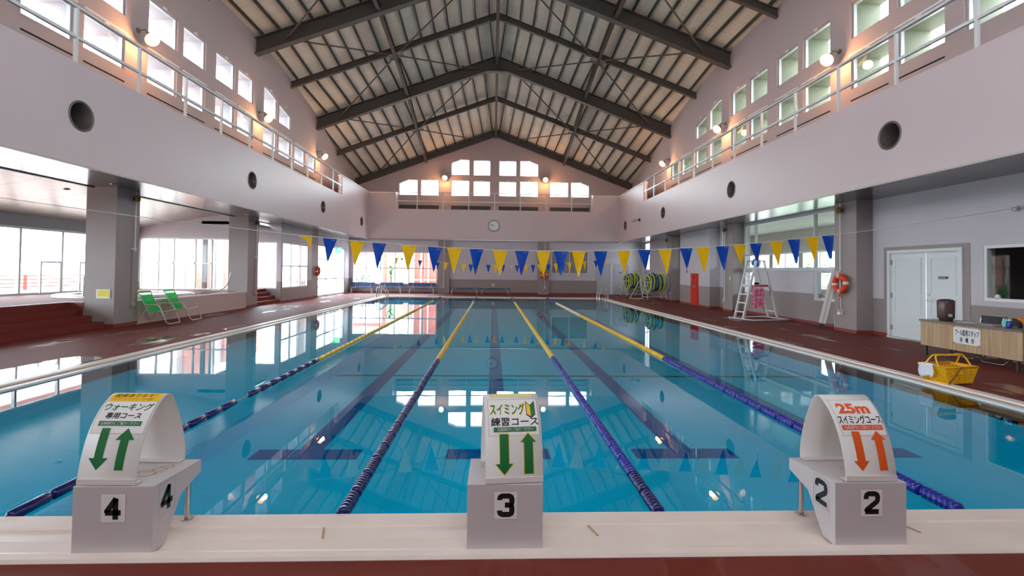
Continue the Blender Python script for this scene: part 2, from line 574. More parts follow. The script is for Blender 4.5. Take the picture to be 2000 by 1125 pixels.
# ---- pillars
PIL = []
for y0, y1 in ((2.75, 3.55), (9.42, 10.22), (16.0, 16.82), (22.65, 23.5)):
    mb = MB(); mb.box(-10.34, y0, 0, -9.6, y1, ZS); mb.build('pillar', PILLAR, kind='structure', origin=(-9.97, y0, 0))
    mb = MB(); mb.box(-10.345, y0 - 0.012, 0, -9.588, y1 + 0.012, 0.09); mb.build('baseboard_left', BASEB, kind='structure')
for y0, y1 in ((2.6, 3.4), (9.3, 10.12), (15.92, 16.72), (22.55, 23.35)):
    mb = MB(); mb.box(9.55, y0, 0, 10.0, y1, ZS); mb.build('pillar', PILLAR, kind='structure', origin=(9.8, y0, 0))
    mb = MB(); mb.box(9.538, y0 - 0.012, 0, 9.99, y1 + 0.012, 0.09); mb.build('baseboard_right', BASEB, kind='structure')
for x0, x1 in ((-3.74, -2.98), (2.92, 3.68)):
    mb = MB(); mb.box(x0, YF - 0.16, 0, x1, YF, ZS); mb.build('pillar', PILLAR, kind='structure', origin=(x0, YF, 0))

# ---- lower right wall
def window_frame(mb, axis, p, u0, z0, u1, z1, w=0.05, d=0.07, bars_u=(), bars_z=()):
    def bx(a0, b0, a1, b1):
        if axis == 'x': mb.box(p - d / 2, a0, b0, p + d / 2, a1, b1)
        else: mb.box(a0, p - d / 2, b0, a1, p + d / 2, b1)
    bx(u0, z0, u0 + w, z1); bx(u1 - w, z0, u1, z1); bx(u0 + w, z0, u1 - w, z0 + w); bx(u0 + w, z1 - w, u1 - w, z1)
    for b in bars_u: bx(b - w / 2, z0 + w, b + w / 2, z1 - w)
    for b in bars_z: bx(u0 + w, b - w / 2, u1 - w, b + w / 2)


WN = [0]


def window(axis, p, u0, z0, u1, z1, bars_u=(), bars_z=(), w=0.05, d=0.07, fm=None, poly=None):
    """window_<n>: an Empty with frame and pane"""
    WN[0] += 1
    loc = (p, (u0 + u1) / 2, z0) if axis == 'x' else ((u0 + u1) / 2, p, z0)
    root = structure('window_%d' % WN[0], loc)
    mb = MB()
    if poly is None:
        window_frame(mb, axis, p, u0, z0, u1, z1, w, d, bars_u, bars_z)
        pl = rect(u0 + w * 0.5, z0 + w * 0.5, u1 - w * 0.5, z1 - w * 0.5)
    else:
        cu = sum(q[0] for q in poly) / len(poly); cz = sum(q[1] for q in poly) / len(poly)
        W_, H_ = max(q[0] for q in poly) - min(q[0] for q in poly), max(q[1] for q in poly) - min(q[1] for q in poly)
        k = lambda q, e: (cu + (q[0] - cu) * (1 - 2 * e / W_), cz + (q[1] - cz) * (1 - 2 * e / H_))
        wall_mb(axis, p - d / 2, p + d / 2, poly, [[k(q, w) for q in poly]], mb)
        pl = [k(q, w * 0.5) for q in poly]
    mb.build('frame', fm or FRAME, root)
    g = MB(); wall_mb(axis, p - 0.003, p + 0.003, pl, (), g); g.build('pane', GLASS, root)
    if z0 > 6:                                                       # gallery windows: a latch up top, a blind box over the lower row
        s_ = -1 if (axis == 'x' and p > 0) or axis == 'y' else 1
        f = p - 0.1 if s_ < 0 else p + 0.1
        um = (u0 + u1) / 2
        mb = MB()
        if axis == 'x':
            mb.box(f, um - 0.07, z1 - 0.015, f + s_ * 0.03, um + 0.07, z1 + 0.03)
        else:
            mb.box(um - 0.07, f - 0.03, z1 - 0.015, um + 0.07, f, z1 + 0.03)
        mb.build('latch', WHITE, root)
        if z0 < 7 and axis == 'x':
            mb = MB(); mb.box(f, u0 - 0.03, z1 + 0.03, f + s_ * 0.05, u1 + 0.03, z1 + 0.075); mb.build('blind_box', WHITE, root)
    return root


holes = [rect(6.85, 0.0 + 0.001, 8.78, 2.16), rect(4.1, 1.06, 6.41, 2.19), rect(10.15, 1.72, 15.88, 3.5), rect(15.1, 0.76, 15.88, 1.66), rect(10.15, 0.75, 11.68, 1.66),
         rect(16.76, 1.7, 17.85, 3.5), rect(21.5, 1.7, 22.5, 3.5), rect(23.42, 1.7, 24.25, 3.5), rect(27.6, 1.7, 28.5, 3.5)]
wall_mb('x', 10.0, 10.25, rect(YB, 0, YF + 0.2, ZS + 0.4), holes).build('wall_right', LOWER, kind='structure')
mb = MB(); mb.box(9.55, 17.98, 0, 10.0, 21.36, ZS); mb.build('wall_right_bay', LOWER, kind='structure')
mb = MB(); mb.box(9.988, YB, 0, 10.0, 6.84, 0.09); mb.box(9.988, 8.8, 0, 10.0, YF, 0.09); mb.box(9.538, 17.97, 0, 9.55, 21.37, 0.09); mb.box(9.54, 17.968, 0, 10, 17.98, 0.09)
mb.build('baseboard_right', BASEB, kind='structure')
mb = MB()                                                             # taupe band round the door
mb.box(9.99, 6.68, 0.09, 10.0, 6.85, 2.27); mb.box(9.99, 8.78, 0.09, 10.0, 8.93, 2.27); mb.box(9.99, 6.85, 2.16, 10.0, 8.78, 2.27)
mb.build('trim_5', PILLAR, kind='structure')
window('x', 10.06, 4.1, 1.06, 6.41, 2.19, (5.3,), (), 0.06, 0.1, WHITE)
window('x', 10.06, 10.15, 1.72, 15.88, 3.5, (11.66, 15.1), (2.28,), 0.06, 0.1, FRAME)
window('x', 10.06, 15.1, 0.76, 15.88, 1.66, (), (), 0.06, 0.1, FRAME)
window('x', 10.06, 10.15, 0.75, 11.68, 1.66, (), (), 0.06, 0.1, FRAME)
for u0, u1 in ((16.76, 17.85), (21.5, 22.5), (23.42, 24.25), (27.6, 28.5)):
    window('x', 10.06, u0, 1.7, u1, 3.5, ((u0 + u1) / 2,), (), 0.05, 0.1, FRAME)
mb = MB(); mb.box(9.96, 10.12, 1.67, 10.02, 15.92, 1.73); mb.build('trim_6', FRAME, kind='structure')

# office behind the big window
OFW = mat('office_wall', (196, 190, 182), 0.7)
OX = 13.5
mb = MB(); mb.box(10.25, 9.4, -0.1, OX + 0.2, 22.4, 0.0); mb.build('floor', mat('office_floor', (120, 108, 98), 0.5), kind='structure')
mb = MB(); mb.box(10.25, 9.4, 3.52, OX + 0.2, 22.4, 3.6); mb.build('ceiling', mat('office_ceiling', (200, 202, 194), 0.6), kind='structure')
OWIN = [(9.9, 12.4), (12.6, 15.1), (15.3, 17.6), (17.8, 19.9), (20.1, 22.1)]
wall_mb('x', OX, OX + 0.2, rect(9.3, -0.1, 22.5, 3.6), [rect(u0, 0.9, u1, 2.55) for u0, u1 in OWIN]).build('wall_office', OFW, kind='structure')
mb = MB(); mb.box(10.25, 9.28, 0, OX, 9.4, 3.55); mb.build('wall_office', OFW, kind='structure')
mb = MB(); mb.box(10.25, 22.4, 0, OX, 22.52, 3.55); mb.build('wall_office', OFW, kind='structure')
for u0, u1 in OWIN: window('x', OX + 0.06, u0, 0.9, u1, 2.55, ((u0 + u1) / 2,), (1.75,), 0.06, 0.08, WHITE)
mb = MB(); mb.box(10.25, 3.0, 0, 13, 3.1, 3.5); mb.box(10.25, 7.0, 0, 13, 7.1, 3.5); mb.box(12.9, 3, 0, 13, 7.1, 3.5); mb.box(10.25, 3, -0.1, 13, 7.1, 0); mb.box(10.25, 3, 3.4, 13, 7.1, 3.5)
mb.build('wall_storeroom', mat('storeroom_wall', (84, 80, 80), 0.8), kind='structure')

# ---- lower far wall
holes = [rect(-9.4, 0.56, -3.8, 2.73), rect(3.86, 1.4, 6.35, 2.94), rect(6.97, 0.001, 9.1, 2.1)]
wall_mb('y', YF, YF + 0.25, rect(-9.9, 0, 10.2, ZS + 0.4), holes).build('wall_far', LOWER, kind='structure')
window('y', YF + 0.06, -9.4, 0.56, -3.8, 2.73, (-8.5, -7.56, -6.6, -5.68, -4.72), (1.64,), 0.06, 0.1, WHITE)
window('y', YF + 0.0, 3.86, 1.4, 6.35, 2.94, (5.08,), (), 0.05, 0.1, WHITE)
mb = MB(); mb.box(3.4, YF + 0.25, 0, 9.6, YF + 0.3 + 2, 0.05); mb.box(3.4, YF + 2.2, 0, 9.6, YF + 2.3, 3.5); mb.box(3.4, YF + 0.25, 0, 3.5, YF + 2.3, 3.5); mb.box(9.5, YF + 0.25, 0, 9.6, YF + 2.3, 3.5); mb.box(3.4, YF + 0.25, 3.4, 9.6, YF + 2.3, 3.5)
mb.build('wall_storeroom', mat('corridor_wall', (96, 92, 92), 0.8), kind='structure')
mb = MB(); mb.box(-9.6, YF - 0.012, 0, 6.9, YF, 0.1); mb.build('baseboard_far', BASEB, kind='structure')

# ---- galleries: fronts, floors, soffits
def circ(u, z, r, n=28): return [(u + r * cos(2 * pi * i / n), z + r * sin(2 * pi * i / n)) for i in range(n)]


PORT_Y = (0.0, 6.86, 13.77, 20.7, 27.6)
for s, nm, ys in ((-1, 'wall_balcony_left', 23.62), (1, 'wall_balcony_right', 23.88)):
    out = [(YB, ZS + 0.02), (29.35, ZS + 0.02), (29.35, 6.64), (ys, 6.64), (ys, ZG), (YB, ZG)]
    wall_mb('x', s * 8.4, s * 8.62, out, [circ(y, 4.56, 0.285) for y in PORT_Y]).build(nm, PAINT, kind='structure')
    mb = MB(); mb.box(s * 8.62, YB, ZG - 0.1, s * (XU + 0.05), YG, ZG); mb.build('floor_gallery', mat('gallery_floor', (120, 112, 108), 0.7), kind='structure')
    mb = MB(); mb.box(s * 8.385, YB, ZS - 0.005, s * 8.45, 29.2, ZS + 0.03); mb.build('trim_7', mat('edge_strip', (200, 190, 186), 0.3), kind='structure')
    mb = MB(); mb.box(s * 8.36, ys, 6.64, s * 8.66, 29.4, 6.70); mb.build('trim_8', RAIL, kind='structure')
out = [(-8.5, ZS + 0.02), (8.5, ZS + 0.02), (8.5, 6.64), (6.6, 6.64), (6.6, ZG), (-6.58, ZG), (-6.58, 6.64), (-8.5, 6.64)]
wall_mb('y', 29.15, 29.34, out).build('wall_balcony_far', PAINT, kind='structure')
mb = MB(); mb.box(-9.7, 29.34, ZG - 0.1, 9.7, YG, ZG); mb.build('floor_gallery', MATS['gallery_floor'], kind='structure')
for x0, x1 in ((-8.4, -6.58), (6.6, 8.4)):
    mb = MB(); mb.box(x0, 29.11, 6.64, x1, 29.4, 6.70); mb.build('trim_8', RAIL, kind='structure')
mb = MB(); mb.box(-10.15, YB, ZS, -8.42, YF, ZS + 0.04); mb.build('ceiling', SOFFIT, kind='structure')
mb = MB(); mb.box(8.42, YB, ZS, 10.02, YF, ZS + 0.04); mb.build('ceiling', SOFFIT, kind='structure')
mb = MB(); mb.box(-8.6, 29.1, ZS + 0.0, 8.6, 30, ZS + 0.04); mb.build('ceiling', SOFFIT, kind='structure')

# ---- upper walls
G_PTS = [(YB, 14.33), (16.4, 14.33), (19.75, 13.9), (23.1, 13.28), (26.5, 12.35), (YG, 11.33), (YG + 0.6, 11.15)]
SL = 0.375


def g_at(y):
    for (a, b), (c, d) in zip(G_PTS, G_PTS[1:]):
        if y <= c: return b + (d - b) * (y - a) / (c - a)
    return G_PTS[-1][1]


def zr(x, y): return g_at(y) - SL * abs(x)


WIN_Y = []
for k in range(-3, 4):
    b = 16.93 + (k - 2) * 6.65 if k < 0 else None
base = [(6.87, 8.1), (8.36, 9.62), (10.43, 11.66), (11.92, 13.08), (13.66, 14.88), (15.1, 16.28), (17.12, 18.36), (18.56, 19.83), (20.26, 21.56), (21.79, 23.0)]
base = [(a - 6.65 * k, b - 6.65 * k) for k in (2,) for a, b in base[:4]] + [(a - 6.65, b - 6.65) for a, b in base[:4]] + base
CLAD_L = mat('outer_cladding_grey', (186, 178, 182), 0.7); CLAD_R_DIM = mat('outer_cladding_olive_dimmed', (112, 114, 92), 0.7)  # olive darkened to stand in for dimmer daylight in the right window reveals
UP = []
for a, b in base:
    lo = rect(a, 6.62, b, 7.5)
    hi = None
    if b < 16.5: hi = rect(a, 8.02, b, 9.0)
    elif a < 18: hi = [(a, 8.02), (b, 8.02), (b, 8.95), (a + 0.5, 9.12), (a, 9.12)]
    elif a < 19: hi = [(a, 8.02), (b, 8.02), (b, 8.66), (a, 8.9)]
    UP.append(lo)
    if hi: UP.append(hi)
for s, nm in ((-1, 'wall_left'), (1, 'wall_right_upper')):
    ys = [p[0] for p in G_PTS[:-1]]
    out = [(YB, ZG - 0.1), (YG, ZG - 0.1)] + [(y, zr(XU, y) + 0.3) for y in reversed(ys)]
    wall_mb('x', s * XU, s * (XU + 0.16), out, UP).build(nm, UPPER, kind='structure')
    wall_mb('x', s * (XU + 0.16), s * (XU + 0.85), out, UP).build(nm + '_cladding', CLAD_L if s < 0 else CLAD_R_DIM, kind='structure')
    for pl in UP:
        us = [q[0] for q in pl]; zs = [q[1] for q in pl]
        if max(us) < 1.0: continue
        window('x', s * (XU + 0.1), min(us), min(zs), max(us), max(zs), (), (), 0.045, 0.08, FRAME, None if len(pl) == 4 and abs(pl[2][1] - pl[3][1]) < 1e-6 else pl)
FARW = [[(-6.68, 6.73), (-5.37, 6.73), (-5.37, 7.84), (-6.05, 7.84), (-6.68, 7.56)], rect(-5.19, 6.73, -3.92, 7.85),
        [(-3.08, 8.19), (-1.8, 8.19), (-1.8, 9.31), (-2.44, 9.31), (-3.08, 9.05)], rect(-1.54, 8.19, -0.34, 9.28), rect(-3.08, 6.73, -1.8, 7.85), rect(-1.54, 6.75, -0.34, 7.82),
        rect(0.26, 8.2, 1.49, 9.28), [(1.72, 8.19), (3.04, 8.19), (3.04, 9.05), (2.38, 9.31), (1.72, 9.31)], rect(0.26, 6.76, 1.5, 7.82), rect(1.73, 6.76, 3.04, 7.86),
        rect(3.85, 6.77, 5.17, 7.85), [(5.33, 6.77), (6.64, 6.77), (6.64, 7.6), (6.0, 7.86), (5.33, 7.86)]]
out = [(-XU - 0.7, ZG - 0.1), (XU + 0.7, ZG - 0.1), (XU + 0.7, zr(XU + 0.7, YG) + 0.25), (0, zr(0, YG) + 0.25), (-XU - 0.7, zr(XU + 0.7, YG) + 0.25)]
wall_mb('y', YG, YG + 0.5, out, FARW).build('wall_far_upper', UPPER, kind='structure')
for pl in FARW:
    us = [q[0] for q in pl]; zs = [q[1] for q in pl]
    window('y', YG + 0.1, min(us), min(zs), max(us), max(zs), (), (), 0.045, 0.08, FRAME, None if len(pl) == 4 else pl)
out = [(-14.6, -0.1), (XU + 0.7, -0.1), (XU + 0.7, 10.9), (0, 14.6), (-XU - 0.7, 10.9), (-XU - 0.7, 4.2), (-14.6, 3.6)]
wall_mb('y', YB, YB - 0.4, out, [rect(-6.0, 7.1, -0.4, 9.2), rect(0.4, 7.1, 6.0, 9.2)]).build('wall_back', UPPER, kind='structure')  # unseen openings, added and sized to bring more daylight from behind the camera
# dark slots under the gallery windows
for s in (-1, 1):
    for a, b in ((6.87, 8.1), (8.36, 9.62), (10.43, 13.08), (13.66, 16.28), (17.12, 19.83), (20.26, 23.0)):
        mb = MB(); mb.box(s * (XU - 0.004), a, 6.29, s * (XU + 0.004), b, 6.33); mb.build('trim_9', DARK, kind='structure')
for a, b in ((-6.66, -3.9), (-3.06, -0.32), (0.27, 3.04), (3.85, 6.63)):
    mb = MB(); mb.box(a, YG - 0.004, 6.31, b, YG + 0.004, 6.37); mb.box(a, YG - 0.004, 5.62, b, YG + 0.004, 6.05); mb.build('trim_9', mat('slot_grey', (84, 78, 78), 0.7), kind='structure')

# ---- roof: boards, purlins, frames
FR_Y = [-3.7, 3.0, 9.7, 16.4, 23.1]
IN_Y = [-0.35, 6.35, 13.05, 19.75, 26.5]
RY = [YB, 3.0, 9.7, 16.4, 19.75, 23.1, 26.5, YG + 0.6]
XE = 11.2
for s in (-1, 1):
    for y0, y1 in zip(RY, RY[1:]):
        root = structure('ceiling_roof', (0, y0, 10))
        off = 0.14
        P = [(0, y0, zr(0, y0) + off), (s * XE, y0, zr(XE, y0) + off), (s * XE, y1, zr(XE, y1) + off), (0, y1, zr(0, y1) + off)]
        mb = MB(); mb.add(P + [(p[0], p[1], p[2] + 0.15) for p in P], [(0, 1, 2, 3), (7, 6, 5, 4), (0, 4, 5, 1), (1, 5, 6, 2), (2, 6, 7, 3), (3, 7, 4, 0)])
        mb.build('roof_panel', BOARD, root)
        n = 19
        for k in range(n):
            a = 0.42 + 0.64 * k
            dr = lambda y: 0.075 * max(0, y - 19.75)
            xa, xb = a - dr(y0), a - dr(y1)
            if xa > XU + 0.9 or xb < 0.12: continue
            mb = MB(); mb.bar((s * xa, y0, zr(xa, y0) + off - 0.065), (s * xb, y1, zr(xb, y1) + off - 0.065), 0.05, 0.13)
            mb.build('purlin', PURLIN, root)


def frame_beam(y, depth, fl, xe=XU + 0.25):
    mb = MB()
    xs = [-xe, 0, xe]
    tw, tf = 0.024, 0.045
    sec = [(-fl / 2, 0), (fl / 2, 0), (fl / 2, -tf), (tw, -tf), (tw, -depth + tf), (fl / 2, -depth + tf), (fl / 2, -depth), (-fl / 2, -depth), (-fl / 2, -depth + tf), (-tw, -depth + tf), (-tw, -tf), (-fl / 2, -tf)]
    vs = [(x, y + dy, zr(x, y) + dz) for x in xs for dy, dz in sec]
    n = len(sec)
    fs = []
    for i in range(2):
        for k in range(n): fs.append((i * n + k, i * n + (k + 1) % n, (i + 1) * n + (k + 1) % n, (i + 1) * n + k))
    fs += [tuple(range(n)), tuple(2 * n + k for k in range(n - 1, -1, -1))]
    mb.add(vs, fs)
    if depth > 0.5:
        z = zr(0, y) - depth
        mb.prism([(-0.55, z - SL * 0.55 + 0.03), (0.55, z - SL * 0.55 + 0.03), (0, z + 0.03)], 'y', y - 0.03, y + 0.03)
        mb.box(-0.55, y - fl / 2, z - SL * 0.55, 0.55, y + fl / 2, z - SL * 0.55 + 0.04)
    return mb


for y in FR_Y: frame_beam(y, 0.66, 0.30).build('roof_beam', BEAM, kind='structure', origin=(0, y, g_at(y)))
for y in IN_Y: frame_beam(y, 0.30, 0.16).build('roof_beam', BEAM, kind='structure', origin=(0, y, g_at(y)))
mb = frame_beam(YG - 0.16, 0.44, 0.2); mb.build('roof_beam', BEAM, kind='structure', origin=(0, YG, g_at(YG)))

BAYS = [(-3.7, -0.35, 3.0), (3.0, 6.35, 9.7), (9.7, 13.05, 16.4), (16.4, 19.75, 23.1), (23.1, 26.5, YG - 0.16)]
for y0, yi, y1 in BAYS:
    for x in (-4.8, 0, 4.8):
        mb = MB()
        for a, b in ((y0, yi), (yi, y1)):
            za, zb = zr(x, a) - 0.36, zr(x, b) - 0.36
            mb.bar((x, a, za), (x, b, zb), 0.16, 0.025); mb.bar((x, a, za - 0.11), (x, b, zb - 0.11), 0.025, 0.22); mb.bar((x, a, za - 0.22), (x, b, zb - 0.22), 0.16, 0.025)
        mb.build('roof_girder', BEAM, kind='structure', origin=(x, yi, zr(x, yi)))
    for s in (-1, 1):
        c = Vector((s * 4.8, yi, zr(4.8, yi) - 0.40))
        root = thing('roof_brace', 'slim steel cross brace under the %s roof slope, %s' % ('window-side' if s < 0 else 'office-side', 'bay starting %d m from the far gable' % round(YG - y0)), 'brace', tuple(c), kind='structure')
        mb = MB()
        sl = -SL * s
        mb.prism([(c.x - 0.32, c.z - 0.32 * sl - 0.03), (c.x + 0.32, c.z + 0.32 * sl - 0.03), (c.x + 0.32, c.z + 0.32 * sl), (c.x - 0.32, c.z - 0.32 * sl)], 'y', yi - 0.32, yi + 0.32)
        mb.build('gusset_plate', RODM, root)
        for x, y in ((0.9, y0), (8.5, y0), (0.9, y1), (8.5, y1)):
            e = Vector((s * x, y, zr(x, y) - 0.40))
            mb = MB(); mb.cyl(c, e, 0.035, 8); mb.build('rod', RODM, root)
        root['category'] = 'brace'

# ---- sunroom on the left
PF = 0.63
mb = MB()
mb.box(-14.3, YB, PF - 0.12, -10.72, 9.42, PF); mb.box(-14.3, 9.42, PF - 0.12, -10.345, 10.23, PF); mb.box(-14.3, 10.23, PF - 0.12, -9.66, 15.98, PF); mb.box(-14.3, 15.98, PF - 0.12, -10.345, 16.8, PF); mb.box(-11.7, 16.8, PF - 0.12, -10.25, 18.95, PF)
mb.build('floor_sunroom', DECKD, kind='structure')
mb = MB(); mb.box(-9.72, 10.22, 0, -9.62, 16.0, PF - 0.03); mb.build('wall_platform', mat('platform_wall', (206, 178, 170), 0.6, noise=0.06, nscale=1), kind='structure')
mb = MB(); mb.box(-9.74, 10.22, PF - 0.03, -9.6, 16.0, PF + 0.01); mb.box(-10.75, YB, PF, -10.69, 9.42, PF + 0.012); mb.box(-10.69, 9.39, PF, -10.35, 9.419, PF + 0.012)
mb.build('trim_10', mat('white_nosing', (230, 226, 222), 0.4), kind='structure')
mb = MB(); mb.box(-10.72, 9.40, 0, -10.345, 9.417, PF - 0.005); mb.build('wall_platform', BASEB, kind='structure')
NOSE = mat('step_nosing', (96, 62, 54), 0.7)
for k, (xa, z) in enumerate(((-9.78, 0.157), (-10.1, 0.315), (-10.4, 0.472), (-10.7, 0.63))):
    mb = MB(); mb.box(-11.0, YB, 0 if k == 0 else z - 0.16, xa, 9.36, z - (0.004 if k == 3 else 0)); mb.build('floor_step', DECKD, kind='structure')
for k, (xa, z) in enumerate(((-9.62, 0.157), (-9.84, 0.315), (-10.06, 0.472), (-10.27, 0.63))):
    mb = MB(); mb.box(-10.6, 16.82, 0 if k == 0 else z - 0.16, xa, 18.94, z - (0.004 if k == 3 else 0)); mb.build('floor_step', DECKD, kind='structure')
# ceiling slopes down to the glazing
mb = MB(); mb.add([(-10.15, YB, 3.87), (-14.4, YB, 3.08), (-14.4, 16.9, 3.08), (-10.15, 16.9, 3.87), (-10.15, YB, 3.99), (-14.4, YB, 3.2), (-14.4, 16.9, 3.2), (-10.15, 16.9, 3.99)],
                  [(0, 1, 2, 3), (7, 6, 5, 4), (0, 4, 5, 1), (1, 5, 6, 2), (2, 6, 7, 3), (3, 7, 4, 0)])
mb.build('ceiling', SUNCEIL, kind='structure')
mb = MB(); mb.box(-10.2, YB, ZS - 0.02, -10.15, 28.0, 3.95); mb.build('trim_11', mat('cove_dark', (62, 58, 58), 0.5), kind='structure')
mb = MB(); mb.box(-10.24, YB, ZS - 0.03, -10.2, 28.0, ZS + 0.03); mb.build('trim_12', RAIL, kind='structure')
GREYH = mat('header_grey', (150, 152, 156), 0.5)
mb = MB(); mb.box(-14.45, YB, 2.72, -14.28, 16.9, 3.1); mb.build('wall_sunroom', GREYH, kind='structure')
window('x', -14.36, YB, PF, 9.4, 2.72, (-4.4, -2.9, -1.4, 0.1, 1.5, 2.8, 4.2, 5.6, 7.0, 8.4), (1.68,), 0.06, 0.1, FRAME)
window('x', -14.36, 9.4, PF, 16.8, 2.72, (10.9, 11.97, 13.4, 14.8), (), 0.07, 0.1, FRAME)
WN[0] += 1
door2 = structure('door_2', (-14.32, 13.2, PF))
for u0, u1 in ((9.5, 11.3), (12.56, 13.3), (14.0, 15.4)):
    mb = MB(); window_frame(mb, 'x', -14.27, u0, PF + 0.02, u1, 1.68, 0.05, 0.06); mb.build('frame', FRAME, door2)
    g = MB(); g.box(-14.272, u0 + 0.03, PF + 0.05, -14.268, u1 - 0.03, 1.65); g.build('pane', GLASS, door2)
out = [(-14.45, 0), (-10.0, 0), (-10.0, 3.9), (-10.15, 3.9), (-14.45, 3.1)]
wall_mb('y', 16.8, 16.95, out, [rect(-14.25, PF + 0.02, -10.66, 2.72)]).build('wall_sunroom', LOWER, kind='structure')
window('y', 16.86, -14.25, PF + 0.02, -10.66, 2.72, (-13.55, -12.95, -12.1, -11.45), (1.7,), 0.05, 0.08, FRAME)
# alcove with the second flight of steps
wall_mb('y', 18.95, 19.1, rect(-11.75, 0, -9.605, ZS + 0.3), [rect(-11.6, PF + 0.0, -9.78, 2.74)]).build('wall_left_lower', LOWER, kind='structure')
window('y', 19.02, -11.6, PF, -9.78, 2.74, (), (), 0.06, 0.08, WHITE)
wall_mb('x', -9.6, -9.78, rect(19.1, 0, 22.65, ZS + 0.3), [rect(19.14, PF + 0.0, 22.2, 2.74)]).build('wall_left_lower', LOWER, kind='structure')
window('x', -9.68, 19.14, PF, 22.2, 2.74, (20.2, 21.2), (1.66,), 0.06, 0.08, WHITE)
wall_mb('x', -11.7, -11.85, rect(16.9, 0, 19.1, ZS + 0.3), [rect(17.0, PF + 0.02, 18.85, 2.9)]).build('wall_left_lower', LOWER, kind='structure')
mb = MB(); mb.box(-11.85, 16.8, 3.3, -10.15, 19.1, 3.42); mb.build('ceiling', SUNCEIL, kind='structure')
mb = MB(); mb.box(-9.6, 18.95, 0, -9.588, 22.65, 0.09); mb.build('baseboard_left', BASEB, kind='structure')
# glazed door bay, corner
wall_mb('x', -9.6, -9.78, rect(23.5, 0, 29.4, ZS + 0.3), [rect(23.55, 0.001, 28.3, 2.86)]).build('wall_left_lower', LOWER, kind='structure')
WN[0] += 1
d3 = structure('door_3', (-9.66, 26, 0))
mb = MB(); window_frame(mb, 'x', -9.68, 23.55, 0.01, 28.3, 2.86, 0.06, 0.1, (25.0, 26.6), (2.1,)); window_frame(mb, 'x', -9.66, 23.55, 0.01, 28.3, 2.12, 0.07, 0.08, (25.0, 26.6), (0.98,)); mb.build('frame', FRAME, d3)
g = MB(); g.box(-9.683, 23.6, 0.05, -9.677, 28.25, 2.82); g.build('pane', GLASS, d3)

# ================================================================== THINGS
# ---- lettering: outline of a line of text, fitted to a box
def text_outline(body, bold=0.02, italic=0.0, size=1.0):
    cu = bpy.data.curves.new('text', 'FONT')
    cu.body = body; cu.size = size; cu.offset = bold; cu.resolution_u = 3
    o = bpy.data.objects.new('text', cu); COL.objects.link(o)
    bpy.context.view_layer.update()
    me = o.evaluated_get(bpy.context.evaluated_depsgraph_get()).to_mesh()
    vs = [(v.co.x + italic * v.co.y, v.co.y) for v in me.vertices]
    fs = [tuple(p.vertices) for p in me.polygons]
    bpy.data.objects.remove(o); bpy.data.curves.remove(cu)
    x0, x1 = min(v[0] for v in vs), max(v[0] for v in vs); y0, y1 = min(v[1] for v in vs), max(v[1] for v in vs)
    return [((x - x0) / (x1 - x0), (y - y0) / (y1 - y0)) for x, y in vs], fs


def put_text(mb, body, fn, u0, v0, u1, v1, bold=0.02, italic=0.0):
    """fn(u, v) -> point; the text fills the box u0..u1, v0..v1"""
    dense = bold and any(ord(c) > 0x3000 for c in body)
    vs, fs = text_outline(body, 0.0 if dense else bold, italic)
    # dense characters are thickened by repeated strokes, an outset would fill them in
    d = (u1 - u0) / max(1, len(body)) * min(bold, 0.03) * 0.9
    e = (v1 - v0) * min(bold, 0.03) * 0.7
    for i, j in (((-1, 0), (1, 0), (0, -1), (0, 1), (0, 0)) if dense else ((0, 0),)):
        mb.add([fn(u0 + (u1 - u0) * a + d * i, v0 + (v1 - v0) * b + e * j) for a, b in vs], fs)


def put_poly(mb, pts, fn, cuts=8):
    """a filled outline in u, v, cut into bands of v so that it can bend"""
    bm = bmesh.new()
    f = bm.faces.new([bm.verts.new((u, v, 0)) for u, v in pts])
    v0, v1 = min(p[1] for p in pts), max(p[1] for p in pts)
    for k in range(1, cuts):
        c = v0 + (v1 - v0) * k / cuts
        bmesh.ops.bisect_plane(bm, geom=bm.verts[:] + bm.edges[:] + bm.faces[:], plane_co=(0, c, 0), plane_no=(0, 1, 0))
    bmesh.ops.triangulate(bm, faces=bm.faces[:])
    bm.verts.index_update()
    mb.add([fn(v.co.x, v.co.y) for v in bm.verts], [tuple(v.index for v in f.verts) for f in bm.faces])
    bm.free()


# ---- starting blocks
BLOCKM = mat('block_white', (206, 198, 198), 0.5, noise=0.04, nscale=3, bump=0.03, bscale=80)
PRINT_EDGE = mat('sticker_edge', (150, 146, 142), 0.6)
STICK = mat('sticker_white', (238, 234, 230), 0.45)
STAIN = mat('dried_stain', (196, 160, 110), 0.6)


def digit(mb, ch, fn, u0, v0, u1, v1, w=0.029):
    """a bold block digit drawn as ribbons inside the box"""
    W_, H_ = u1 - u0 - w, v1 - v0 - w
    P = {'3': [[(0, .78), (0, .86), (.04, .95), (.16, 1), (.8, 1), (.95, .95), (1, .85), (1, .66), (.95, .56), (.82, .51), (.42, .51)], [(.82, .51), (.95, .46), (1, .36), (1, .15), (.95, .05), (.82, 0), (.16, 0), (.04, .05), (0, .14), (0, .22)]],
         '2': [[(0, .70), (0, .84), (.06, .95), (.2, 1), (.78, 1), (.94, .95), (1, .84), (1, .66), (.95, .57), (.05, .10), (.02, .0)], [(-.1, 0), (1.1, 0)]],
         '4': [[(.68, -.12), (.68, 1.0)], [(-.12, .24), (1.1, .24)], [(.72, 1.0), (.0, .30), (.0, .24)]]}[ch]
    for path in P:
        pts = [Vector((u0 + w / 2 + a * W_, v0 + w / 2 + b * H_)) for a, b in path]
        L = []; Rr = []
        for i, p in enumerate(pts):
            d = (pts[min(i + 1, len(pts) - 1)] - pts[max(i - 1, 0)]).normalized(); n = Vector((-d.y, d.x)) * (w / 2)
            L.append(p + n); Rr.append(p - n)
        k = len(pts)
        mb.add([fn(q.x, q.y) for q in L + Rr], [(i, i + 1, k + i + 1, k + i) for i in range(k - 1)])


